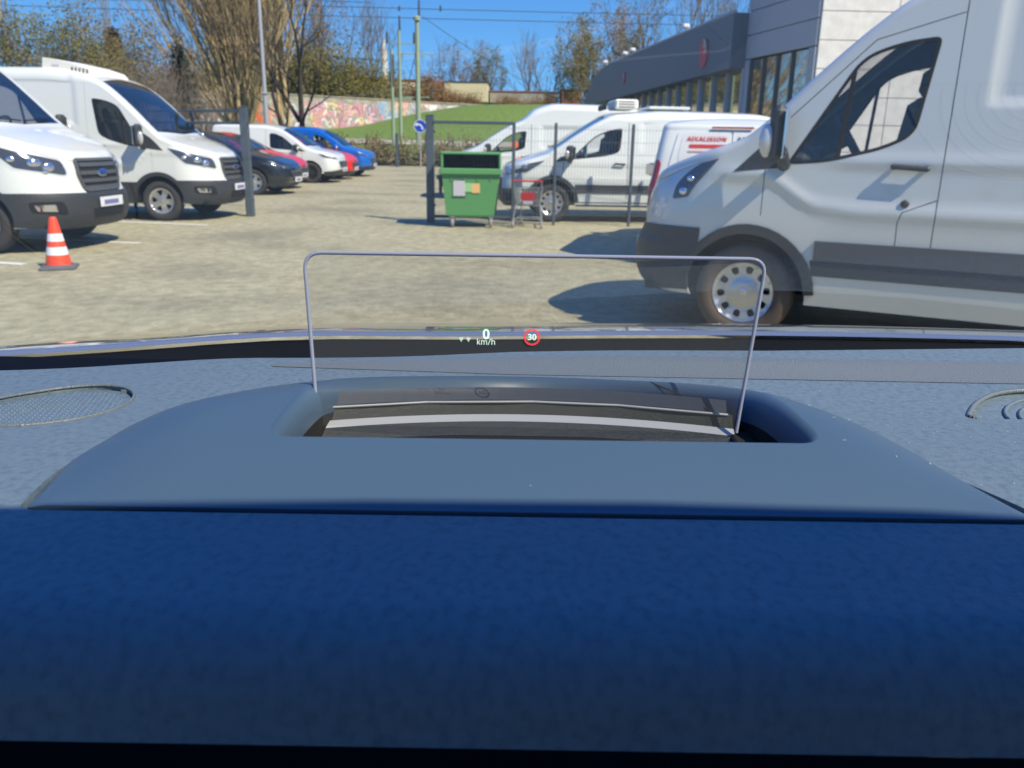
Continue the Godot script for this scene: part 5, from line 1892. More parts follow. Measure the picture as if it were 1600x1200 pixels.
	m.box(Vector3(0, 1.05, -0.37), Vector3(0.93, 0.22, 0.04), 0.01)
	part(t, "hood", m, "bin_green")
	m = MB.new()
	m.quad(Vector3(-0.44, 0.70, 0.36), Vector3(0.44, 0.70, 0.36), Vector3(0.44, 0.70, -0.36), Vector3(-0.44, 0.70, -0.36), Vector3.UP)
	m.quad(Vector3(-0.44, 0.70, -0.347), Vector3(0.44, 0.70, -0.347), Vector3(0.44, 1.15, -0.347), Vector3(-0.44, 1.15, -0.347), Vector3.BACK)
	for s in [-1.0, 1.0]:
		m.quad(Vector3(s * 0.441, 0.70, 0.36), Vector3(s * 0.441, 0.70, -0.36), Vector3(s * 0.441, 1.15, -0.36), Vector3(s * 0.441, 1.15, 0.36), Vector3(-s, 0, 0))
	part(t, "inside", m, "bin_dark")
	m = MB.new()
	m.box(Vector3(-0.19, 0.63, 0.388), Vector3(0.19, 0.25, 0.012), 0.003, Basis(Vector3.RIGHT, 0.09))
	var pocket := part(t, "notice", m, "paper", "white notice in a clear pocket")
	m = MB.new()
	m.box(Vector3(-0.19, 0.505, 0.378), Vector3(0.22, 0.014, 0.014), 0.003)
	m.box(Vector3(-0.19, 0.757, 0.399), Vector3(0.20, 0.012, 0.014), 0.003)
	part(pocket, "clip", m, "cladding")
	m = MB.new()
	m.box(Vector3(-0.04, 0.645, 0.389), Vector3(0.11, 0.14, 0.006), 0.001, Basis(Vector3.RIGHT, 0.09))
	part(t, "sticker", m, "sticker_green")
	m = MB.new()
	m.box(Vector3(0.08, 0.635, 0.388), Vector3(0.13, 0.15, 0.006), 0.001, Basis(Vector3.RIGHT, 0.09))
	part(t, "sticker", m, "sticker_orange")
	m = MB.new()
	m.box(Vector3(-0.50, 0.66, 0.0), Vector3(0.05, 0.30, 0.14), 0.02)
	m.tube(Vector3(-0.50, 0.79, -0.2), Vector3(-0.50, 0.79, 0.2), 0.02, 0.02)
	m.box(Vector3(0.50, 0.66, 0.0), Vector3(0.05, 0.30, 0.14), 0.02)
	m.tube(Vector3(0.455, 0.72, 0.30), Vector3(0.40, 0.22, 0.30), 0.014, 0.014)
	part(t, "lifting_bracket", m, "cladding")
	for e in [[-0.30, 0.28], [0.33, 0.28], [-0.30, -0.28], [0.33, -0.28]]:
		m = MB.new()
		m.box(Vector3(e[0], 0.175, e[1]), Vector3(0.08, 0.03, 0.10), 0.006)
		m.box(Vector3(e[0] - 0.03, 0.12, e[1]), Vector3(0.012, 0.11, 0.05), 0.003)
		m.box(Vector3(e[0] + 0.03, 0.12, e[1]), Vector3(0.012, 0.11, 0.05), 0.003)
		var wh := part(t, "caster", m, "galvanised")
		m = MB.new()
		m.lathe([[0.001, -0.022], [0.06, -0.022], [0.078, -0.014], [0.078, 0.014], [0.06, 0.022], [0.001, 0.022]], Basis(Vector3(0, 1, 0), Vector3(1, 0, 0), Vector3(0, 0, 1)), Vector3(e[0], 0.078, e[1]), 20)
		part(wh, "wheel", m, "caster")
	# shopping trolley
	t = thing("shopping_trolley", "wire shopping trolley with red handle and red panel beside the green container", "trolley", Vector3(0.23, 0, -13.95), deg_to_rad(-6.0))
	m = MB.new()
	# basket, tapering downwards; open wire sides
	var b0 := [Vector3(-0.19, 0.36, 0.20), Vector3(0.19, 0.36, 0.20), Vector3(0.16, 0.40, -0.42), Vector3(-0.16, 0.40, -0.42)]
	var b1 := [Vector3(-0.235, 0.66, 0.26), Vector3(0.235, 0.66, 0.26), Vector3(0.19, 0.62, -0.52), Vector3(-0.19, 0.62, -0.52)]
	for k in 4:
		var j := (k + 1) % 4
		m.tube(b0[k], b0[j], 0.005, 0.005, 6)
		m.tube(b1[k], b1[j], 0.008, 0.008, 6)
		m.tube(b0[k], b1[k], 0.006, 0.006, 6)
		var n := 12 if k % 2 == 0 else 20
		for i in n:
			var u := (i + 0.5) / n
			m.tube(b0[k].lerp(b0[j], u), b1[k].lerp(b1[j], u), 0.0028, 0.0028, 4, false)
		for u in [0.35, 0.7]:
			m.tube(b0[k].lerp(b1[k], u), b0[j].lerp(b1[j], u), 0.003, 0.003, 4, false)
	for i in 14:
		var u := (i + 0.5) / 14.0
		m.tube(b0[0].lerp(b0[1], u), b0[3].lerp(b0[2], u), 0.0028, 0.0028, 4, false)
	part(t, "basket", m, "galvanised")
	m = MB.new()
	m.tube(Vector3(-0.235, 0.76, 0.30), Vector3(0.235, 0.76, 0.30), 0.016, 0.016, 10)
	part(t, "handle", m, "cart_red")
	m = MB.new()
	for s in [-1.0, 1.0]:
		m.tube(Vector3(s * 0.225, 0.76, 0.30), Vector3(s * 0.225, 0.66, 0.26), 0.012, 0.012, 8)
		m.tube(Vector3(s * 0.20, 0.38, 0.21), Vector3(s * 0.235, 0.13, 0.24), 0.013, 0.013, 8)
		m.tube(Vector3(s * 0.235, 0.13, 0.24), Vector3(s * 0.17, 0.15, -0.45), 0.012, 0.012, 8)
		m.tube(Vector3(s * 0.17, 0.15, -0.45), Vector3(s * 0.16, 0.40, -0.30), 0.010, 0.010, 8)
	m.tube(Vector3(-0.225, 0.14, 0.10), Vector3(0.225, 0.14, 0.10), 0.010, 0.010, 8)
	m.tube(Vector3(-0.20, 0.145, -0.20), Vector3(0.20, 0.145, -0.20), 0.010, 0.010, 8)
	part(t, "frame", m, "galvanised")
	m = MB.new()
	m.box(Vector3(0.0, 0.51, 0.245), Vector3(0.22, 0.13, 0.012), 0.004, Basis(Vector3.RIGHT, 0.2))
	part(t, "advert_panel", m, "cart_red")
	m = MB.new()
	m.box(Vector3(0.0, 0.41, 0.225), Vector3(0.16, 0.05, 0.01), 0.003, Basis(Vector3.RIGHT, 0.2))
	part(t, "lower_panel", m, "print_pale")
	for e in [[-0.235, 0.25], [0.235, 0.25], [-0.17, -0.45], [0.17, -0.45]]:
		m = MB.new()
		m.box(Vector3(e[0], 0.105, e[1]), Vector3(0.045, 0.07, 0.04), 0.006)
		var fk := part(t, "caster", m, "galvanised")
		m = MB.new()
		m.lathe([[0.001, -0.014], [0.05, -0.014], [0.056, -0.008], [0.056, 0.008], [0.05, 0.014], [0.001, 0.014]], Basis(Vector3(0, 1, 0), Vector3(1, 0, 0), Vector3(0, 0, 1)), Vector3(e[0], 0.056, e[1]), 16)
		part(fk, "wheel", m, "caster")
	# blue round sign
	t = thing("road_sign", "round blue road sign with a white arrow beyond the gate", "sign", Vector3(-4.88, 0, -43.5), deg_to_rad(4.0))
	m = MB.new()
	m.tube(Vector3(0, 0, 0), Vector3(0, 2.35, 0), 0.035, 0.035, 10)
	part(t, "pole", m, "pole_grey")
	m = MB.new()
	m.lathe([[0.31, 0.0], [0.31, 0.012], [0.27, 0.016], [0.001, 0.016]], Basis(Vector3(1, 0, 0), Vector3(0, 0, 1), Vector3(0, -1, 0)), Vector3(0, 2.06, 0.045), 32)
	m.lathe([[0.31, 0.0], [0.001, 0.0]], Basis(Vector3(1, 0, 0), Vector3(0, 0, -1), Vector3(0, 1, 0)), Vector3(0, 2.06, 0.045), 32)
	var disc := part(t, "disc", m, "sign_blue")
	m = MB.new()
	m.lathe([[0.315, 0.012], [0.315, 0.020], [0.292, 0.020]], Basis(Vector3(1, 0, 0), Vector3(0, 0, 1), Vector3(0, -1, 0)), Vector3(0, 2.06, 0.045), 32)
	part(disc, "border", m, "sign_white")
	m = MB.new()
	var last := Vector2.ZERO
	for k in 12:
		var a := lerpf(-0.2, 1.75, k / 11.0)
		var q := Vector2(-0.13 + cos(a) * 0.24, -0.13 + sin(a) * 0.22)
		if k > 0:
			var w := (q - last).orthogonal().normalized() * 0.035
			m.quad(Vector3(last.x - w.x, 2.06 + last.y - w.y, 0.066), Vector3(q.x - w.x, 2.06 + q.y - w.y, 0.066), Vector3(q.x + w.x, 2.06 + q.y + w.y, 0.066), Vector3(last.x + w.x, 2.06 + last.y + w.y, 0.066), Vector3.BACK)
		last = q
	m.flat(Vector3(last.x - 0.11, 2.06 + last.y - 0.03, 0.066), Vector3(last.x + 0.02, 2.06 + last.y + 0.09, 0.066), Vector3(last.x + 0.02, 2.06 + last.y - 0.10, 0.066), Vector3.BACK)
	part(disc, "arrow", m, "sign_white")
# ---------------------------------------------------------------- background
func rnd(a: float, b: float) -> float:
	return rng.randf_range(a, b)

func branch(big: MB, thin: MB, tips: Array, p: Vector3, d: Vector3, L: float, r: float, depth: int, o: Dictionary) -> void:
	var n := 3 if depth > 1 else 2
	var q := p
	var dir := d
	var rr := r
	for k in n:
		dir = (dir + Vector3(rnd(-1, 1), rnd(-0.6, 0.8), rnd(-1, 1)) * o.wob + Vector3.UP * o.up).normalized()
		var e := q + dir * (L / n)
		var r2 := rr * 0.84
		if rr > 0.03:
			big.tube(q, e, rr, r2, 6 if rr > 0.08 else 5, false)
		else:
			thin.tube(q, e, maxf(rr, o.min_r), maxf(r2, o.min_r * 0.7), 3, false)
		q = e
		rr = r2
		if depth > 0 and k < n - 1:
			for c in int(o.side):
				var a := rnd(0, TAU)
				var x := dir.cross(Vector3(0.3, 0.2, 1)).normalized()
				var s: Vector3 = (dir * o.ahead + (x * cos(a) + dir.cross(x) * sin(a)) * o.spread).normalized()
				branch(big, thin, tips, q, s, L * rnd(0.5, 0.75), rr * rnd(0.45, 0.62), depth - 1, o)
	if depth > 0:
		for c in int(o.fork):
			var a := rnd(0, TAU)
			var x := dir.cross(Vector3(0.3, 0.2, 1)).normalized()
			var s: Vector3 = (dir * (o.ahead + 0.5) + (x * cos(a) + dir.cross(x) * sin(a)) * o.spread * 0.8).normalized()
			branch(big, thin, tips, q, s, L * rnd(0.6, 0.8), rr * 0.75, depth - 1, o)
	else:
		tips.append(q)
		tips.append(p.lerp(q, 0.5))

func buds(tips: Array, each: int, spread: float, size: float) -> MB:
	var m := MB.new()
	for t: Vector3 in tips:
		for k in each:
			var c := t + Vector3(rnd(-1, 1), rnd(-1, 1), rnd(-1, 1)) * spread
			var a := Vector3(rnd(-1, 1), rnd(-1, 1), rnd(-1, 1)).normalized()
			var b := a.cross(Vector3(rnd(-1, 1), rnd(-1, 1), rnd(-1, 1))).normalized()
			var s := size * rnd(0.6, 1.4)
			m.flat(c - a * s, c + b * s * 0.7, c + a * s, a.cross(b))
			m.flat(c - a * s, c - b * s * 0.7, c + a * s, a.cross(b))
	return m

func make_tree(called: String, label: String, at: Vector3, trunks: Array, o: Dictionary, group: String) -> Node3D:
	var t := thing(called, label, o.get("category", "tree"), at, 0.0, group)
	t.set_meta("base", called)
	var big := MB.new()
	var thin := MB.new()
	var tips := []
	for e in trunks:
		branch(big, thin, tips, e[0], (e[1] as Vector3).normalized(), e[2], e[3], o.depth, o)
	part(t, "trunk", big, o.bark)
	part(t, "crown", thin, o.twig)
	if o.get("buds", 0) > 0:
		part(t, "leaves", buds(tips, o.buds, o.bud_spread, o.bud_size), o.bud)
	return t

func make_conifer(called: String, label: String, at: Vector3, h: float, w: float, bare: float, group: String) -> Node3D:
	var t := thing(called, label, "tree", at, 0.0, group)
	t.set_meta("base", called)
	var m := MB.new()
	m.tube(Vector3.ZERO, Vector3(0, h, 0), 0.16, 0.02, 7)
	part(t, "trunk", m, "bark_dark")
	m = MB.new()
	var y := bare
	while y < h:
		var f := (h - y) / (h - bare)
		for k in 9:
			var a := rnd(0, TAU)
			var L := w * (0.25 + 0.75 * f) * rnd(0.6, 1.1)
			var d := Vector3(cos(a), rnd(-0.25, 0.25), sin(a)).normalized()
			var s0 := Vector3(0, y + rnd(-0.1, 0.1), 0)
			var n := int(L / 0.06) + 2
			for j in n:
				var c := s0 + d * (L * (j + 0.6) / n)
				for q in 5:
					var v := (d * 0.6 + Vector3(rnd(-1, 1), rnd(-0.9, 0.4), rnd(-1, 1))).normalized()
					var u := v.cross(Vector3(rnd(-1, 1), rnd(-1, 1), rnd(-1, 1))).normalized()
					var s := rnd(0.10, 0.22)
					m.flat(c - u * s * 0.22, c + u * s * 0.22, c + v * s, u.cross(v))
		y += 0.16
	part(t, "crown", m, "needle")
	return t

func graffiti() -> ImageTexture:
	var W := 1536
	var Hh := 96
	var im := Image.create(W, Hh, false, Image.FORMAT_RGB8)
	var f := FastNoiseLite.new()
	f.seed = 4
	f.frequency = 0.03
	f.fractal_octaves = 4
	for x in W:
		for y in Hh:
			var v := 0.62 + 0.14 * f.get_noise_2d(x, y * 2.0)
			im.set_pixel(x, y, Color(v, v * 0.965, v * 0.89))
	var dab := func(cx: float, cy: float, r: float, c: Color) -> void:
		for i in range(int(-r), int(r) + 1):
			for j in range(int(-r), int(r) + 1):
				if i * i + j * j <= r * r:
					var px := int(cx) + i
					var py := int(cy) + j
					if px >= 0 and py >= 2 and px < W and py < Hh:
						im.set_pixel(px, py, c)
	# clusters: centre, half width, top, bottom, strokes, colours
	var cl := [
		[420, 60, 25, 85, 40, [Color(0.93, 0.36, 0.16), Color(0.95, 0.45, 0.22), Color(0.88, 0.30, 0.12)]],
		[330, 60, 20, 85, 26, [Color(0.80, 0.79, 0.77), Color(0.62, 0.42, 0.46), Color(0.9, 0.9, 0.9)]],
		[560, 60, 20, 88, 46, [Color(0.55, 0.62, 0.72), Color(0.85, 0.87, 0.9), Color(0.48, 0.56, 0.66), Color(0.78, 0.74, 0.72)]],
		[730, 150, 14, 92, 150, [Color(0.80, 0.50, 0.64), Color(0.87, 0.66, 0.75), Color(0.92, 0.88, 0.90), Color(0.90, 0.82, 0.45), Color(0.66, 0.38, 0.52), Color(0.82, 0.55, 0.50), Color(0.55, 0.60, 0.52)]],
		[900, 40, 14, 92, 40, [Color(0.72, 0.45, 0.60), Color(0.86, 0.72, 0.78), Color(0.45, 0.45, 0.55)]],
		[1020, 90, 2, 92, 80, [Color(0.45, 0.66, 0.85), Color(0.36, 0.56, 0.78), Color(0.92, 0.72, 0.55), Color(0.55, 0.75, 0.90), Color(0.90, 0.66, 0.58)]],
		[1180, 50, 8, 70, 50, [Color(0.94, 0.94, 0.96), Color(0.70, 0.66, 0.72), Color(0.95, 0.95, 0.96)]],
		[1300, 50, 8, 70, 50, [Color(0.94, 0.94, 0.96), Color(0.86, 0.82, 0.88), Color(0.55, 0.52, 0.56)]],
		[1410, 50, 10, 60, 30, [Color(0.92, 0.92, 0.93), Color(0.6, 0.6, 0.62)]]]
	for e in cl:
		for k in int(e[4]):
			var cols: Array = e[5]
			var c: Color = (cols[rng.randi() % cols.size()] as Color).lerp(Color(0.68, 0.66, 0.62), 0.28)
			var x := rnd(e[0] - e[1], e[0] + e[1])
			var y := rnd(e[2], e[3])
			var a := rnd(0, TAU)
			var turn := rnd(-0.35, 0.35)
			var r := rnd(1.5, 4.5)
			for s in int(rnd(8, 26)):
				dab.call(x, clampf(y, e[2], e[3]), r, c)
				x += cos(a) * 2.2
				y += sin(a) * 2.2
				a += turn
	return ImageTexture.create_from_image(im)

func wire_line(label: String, a: Vector3, b: Vector3, sag: float) -> void:
	var m := MB.new()
	var last := a
	for k in range(1, 21):
		var u := k / 20.0
		var p := a.lerp(b, u) - Vector3(0, sag * 4 * u * (1 - u), 0)
		m.tube(last, p, 0.022, 0.022, 4, false)
		last = p
	var o := part(self, numbered("overhead_wire"), m, "pole_dark")
	tag(o, label, "wire", "overhead wires against the sky")

func background() -> void:
	# ---- painted wall
	var wall := thing("graffiti_wall", "long concrete wall covered in pink, orange and blue graffiti behind the grass", "wall")
	var gm := mat("graffiti", Color.WHITE, 0.9)
	gm.albedo_texture = graffiti()
	var line := [[Vector3(-90, 0, -70), Vector3(-34, 0, -74), ""], [Vector3(-34, 0, -74), Vector3(-22, 0, -76), ""], [Vector3(-22, 0, -76), Vector3(-1.5, 0, -95), "x"]]
	var m := MB.new()
	var topy := 5.05
	var run := 0.0
	var total := 12.16 + 27.95
	for e in line:
		var a: Vector3 = e[0]
		var b: Vector3 = e[1]
		var d := (b - a).normalized()
		var o := Vector3(-d.z, 0, d.x)
		if o.z < 0:
			o = -o
		if a.x < -60:
			var mm := MB.new()
			mm.quad(a + Vector3(0, 0.5, 0), b + Vector3(0, 0.5, 0), b + Vector3(0, topy, 0), a + Vector3(0, topy, 0), o)
			part(wall, "plain_length", mm, "concrete")
		else:
			var L := a.distance_to(b)
			var u0 := run / total
			var u1 := (run + L) / total
			run += L
			var pa := a + Vector3(0, 1.4, 0)
			var pb := b + Vector3(0, 1.4, 0)
			var pc := b + Vector3(0, topy, 0)
			var pd := a + Vector3(0, topy, 0)
			var q := MB.new()
			q.quad(pa, pb, pc, pd, o)
			for v in q.v:
				var s := (v - a).dot(d) / L
				m.uv.append(Vector2(lerpf(u0, u1, s), (topy - v.y) / (topy - 1.4)))
			m.v.append_array(q.v)
			m.n.append_array(q.n)
		var c := MB.new()
		c.box((a + b) / 2 + Vector3(0, topy + 0.06, 0) - o * 0.1, Vector3(a.distance_to(b), 0.12, 0.34), 0.02, Basis(d, Vector3.UP, o))
		part(wall, "coping", c, "concrete")
		c = MB.new()
		c.quad(a + Vector3(0, 0.5, 0) - o * 0.22, b + Vector3(0, 0.5, 0) - o * 0.22, b + Vector3(0, topy, 0) - o * 0.22, a + Vector3(0, topy, 0) - o * 0.22, -o)
		part(wall, "back_face", c, "concrete")
	part(wall, "painted_face", m, "graffiti")
	# ---- poles
	var pole := func(called: String, label: String, x: float, z: float, h: float, r: float, mt: String, group: String) -> Node3D:
		var t := thing(called, label, "pole", Vector3(x, hill(x, z) - 0.1, z), 0.0, group)
		var q := MB.new()
		q.tube(Vector3.ZERO, Vector3(0, h, 0), r, r * 0.7, 10)
		part(t, "shaft", q, mt)
		return t
	var gp := "green line poles beyond the gate"
	var p1: Node3D = pole.call("line_pole", "shortest green pole with a dark upper rod, left of the others", -8.4, -58.5, 6.2, 0.12, "pole_green", gp)
	m = MB.new()
	m.tube(Vector3(0.06, 3.9, 0), Vector3(0.06, 5.9, 0), 0.11, 0.10, 8)
	m.tube(Vector3(-0.12, 4.2, 0), Vector3(-0.12, 7.0, 0), 0.02, 0.02, 6)
	part(p1, "upper_rod", m, "pole_dark")
	var p2: Node3D = pole.call("line_pole", "middle green pole with one forked insulator arm", -7.95, -59.0, 7.4, 0.13, "pole_green", gp)
	m = MB.new()
	m.box(Vector3(0.1, 6.6, 0), Vector3(2.0, 0.07, 0.07), 0.01)
	m.box(Vector3(0.2, 3.1, 0), Vector3(1.2, 0.12, 0.12), 0.02)
	part(p2, "cross_arm", m, "pole_green")
	for e in [[-0.8, 6.6, 0.7], [0.05, 7.4, 0.9], [1.0, 6.6, 0.7], [0.05, 8.6, 0.3]]:
		m = MB.new()
		m.tube(Vector3(e[0], e[1], 0), Vector3(e[0], e[1] + e[2], 0), 0.08, 0.06, 8)
		part(p2, "insulator", m, "pole_dark")
	var p3: Node3D = pole.call("line_pole", "tallest and thickest green pole with cross arms and wires", -6.85, -60.0, 8.2, 0.19, "pole_green", gp)
	m = MB.new()
	m.box(Vector3(-0.2, 6.0, 0), Vector3(2.6, 0.08, 0.08), 0.01)
	m.box(Vector3(-0.3, 3.2, 0), Vector3(2.2, 0.07, 0.07), 0.01)
	m.lathe([[0.25, 8.1], [0.25, 8.3], [0.1, 8.4]], Basis(), Vector3.ZERO, 12)
	part(p3, "cross_arm", m, "pole_green")
	for e in [[0.15, 8.4, 1.0], [1.6, 8.7, 0.35], [0.95, 3.2, 0.6], [-1.25, 3.2, 0.5]]:
		m = MB.new()
		m.tube(Vector3(e[0], e[1], 0), Vector3(e[0], e[1] + e[2], 0), 0.08, 0.06, 8)
		part(p3, "insulator", m, "pole_dark")
	m = MB.new()
	m.tube(Vector3(-0.9, 3.2, 0.1), Vector3(-0.1, 6.0, 0.1), 0.03, 0.03, 6)
	m.tube(Vector3(-1.3, 3.3, 0.1), Vector3(-1.1, 6.0, 0.1), 0.03, 0.03, 6)
	part(p3, "stay", m, "pole_dark")
	wire_line("upper of two level wires running to the tall green pole", Vector3(-60, 11.0, -62), Vector3(60, 9.9, -60), 0.5)
	wire_line("lower of two level wires running to the tall green pole", Vector3(-60, 10.4, -62), Vector3(60, 9.3, -60), 0.5)
	wire_line("wire slanting down to the right from the tall green pole", Vector3(-6.5, 9.4, -60), Vector3(8.0, 3.6, -78), 0.6)
	wire_line("high wire crossing the sky above the conifer", Vector3(-40, 13.0, -60), Vector3(-10, 10.2, -60), 0.6)
	var lampp: Node3D = pole.call("street_lamp", "tall grey lamp post before the yellowish poplars", -13.5, -46.4, 12.0, 0.115, "pole_grey", "")
	m = MB.new()
	m.tube(Vector3(0, 0.1, 0), Vector3(0, 3.6, 0), 0.14, 0.13, 10)
	m.box(Vector3(0, 3.75, 0.0), Vector3(0.3, 0.12, 0.3), 0.03)
	part(lampp, "lower_sleeve", m, "pole_grey")
	var _l2: Node3D = pole.call("street_lamp", "pale grey mast above the green trees at the far left", -28.6, -49.0, 12.0, 0.15, "pole_grey", "")
	# lattice mast
	var lm := thing("lattice_mast", "thin brown lattice mast above the small conifer on the left", "mast", Vector3(-52.0, 0.9, -112.0))
	m = MB.new()
	for s in [-1.0, 1.0]:
		for q in [-1.0, 1.0]:
			m.tube(Vector3(s * 0.45, 0, q * 0.45), Vector3(s * 0.28, 18.5, q * 0.28), 0.06, 0.05, 5)
	part(lm, "leg", m, "twig_grey")
	m = MB.new()
	for k in 18:
		var w := lerpf(0.45, 0.28, k / 18.0)
		m.tube(Vector3(-w, k, w), Vector3(w, k + 1.0, w), 0.035, 0.035, 4)
		m.tube(Vector3(w, k, w), Vector3(-w, k + 1.0, w), 0.035, 0.035, 4)
		m.tube(Vector3(-w, k, w), Vector3(w, k, w), 0.035, 0.035, 4)
	part(lm, "bracing", m, "twig_grey")
	# ---- far buildings
	var fb := thing("far_building", "long cream warehouse with a reddish block beyond the hill", "building", Vector3(-8.5, 5.7, -128.0))
	m = MB.new()
	m.box(Vector3(1.2, 2.4, 0), Vector3(6.2, 2.6, 8), 0.05)
	part(fb, "cream_wall", m, "far_cream")
	m = MB.new()
	m.box(Vector3(1.2, 3.76, 0), Vector3(6.5, 0.14, 8.2), 0.03)
	part(fb, "roof", m, "far_dark")
	m = MB.new()
	m.box(Vector3(-4.3, 2.4, 0), Vector3(4.6, 3.0, 8), 0.05)
	part(fb, "brick_block", m, "far_brick")
	m = MB.new()
	m.box(Vector3(9.5, 1.9, -2), Vector3(10.0, 1.5, 6), 0.05)
	part(fb, "low_wing", m, "concrete")
	m = MB.new()
	m.box(Vector3(9.5, 2.76, -2), Vector3(10.3, 0.2, 6.2), 0.03)
	part(fb, "wing_roof", m, "far_brick")
	for k in 3:
		m = MB.new()
		m.box(Vector3(-0.6 + 1.3 * k, 0.2, 3.7), Vector3(0.8, 1.2, 1.0), 0.03)
		part(fb, "loading_bay", m, "far_white" if k == 2 else "concrete")
	fb = thing("far_building", "small cream house wall seen between the green poles", "building", Vector3(-19.5, 5.7, -126.0))
	m = MB.new()
	m.box(Vector3(1.2, 2.6, 0), Vector3(7.5, 2.2, 6), 0.05)
	part(fb, "wall", m, "far_cream")
	m = MB.new()
	m.box(Vector3(1.2, 3.8, 0), Vector3(7.8, 0.2, 6.3), 0.03)
	part(fb, "roof", m, "far_brick")
	fb = thing("far_building", "orange brick block at the right end beyond the hill", "building", Vector3(7.2, 5.0, -118.0))
	m = MB.new()
	m.box(Vector3(0, 1.6, 0), Vector3(2.6, 3.0, 6), 0.05)
	part(fb, "wall", m, "far_brick")
	m = MB.new()
	m.box(Vector3(0, 3.15, 0), Vector3(2.8, 0.16, 6.2), 0.03)
	part(fb, "roof", m, "far_dark")
	var st := thing("white_steeple", "slim pale steeple rising beside the bare trees", "tower", Vector3(-33.5, 2.0, -220.0))
	m = MB.new()
	m.tube(Vector3(0, 0, 0), Vector3(0, 15.0, 0), 1.0, 0.75, 8)
	part(st, "shaft", m, "far_cream")
	m = MB.new()
	m.tube(Vector3(0, 15.0, 0), Vector3(0, 20.0, 0), 0.9, 0.8, 8)
	m.tube(Vector3(0, 20.0, 0), Vector3(0, 24.5, 0), 0.8, 0.05, 8)
	part(st, "spire", m, "far_white")
	# ---- trees
	trees()

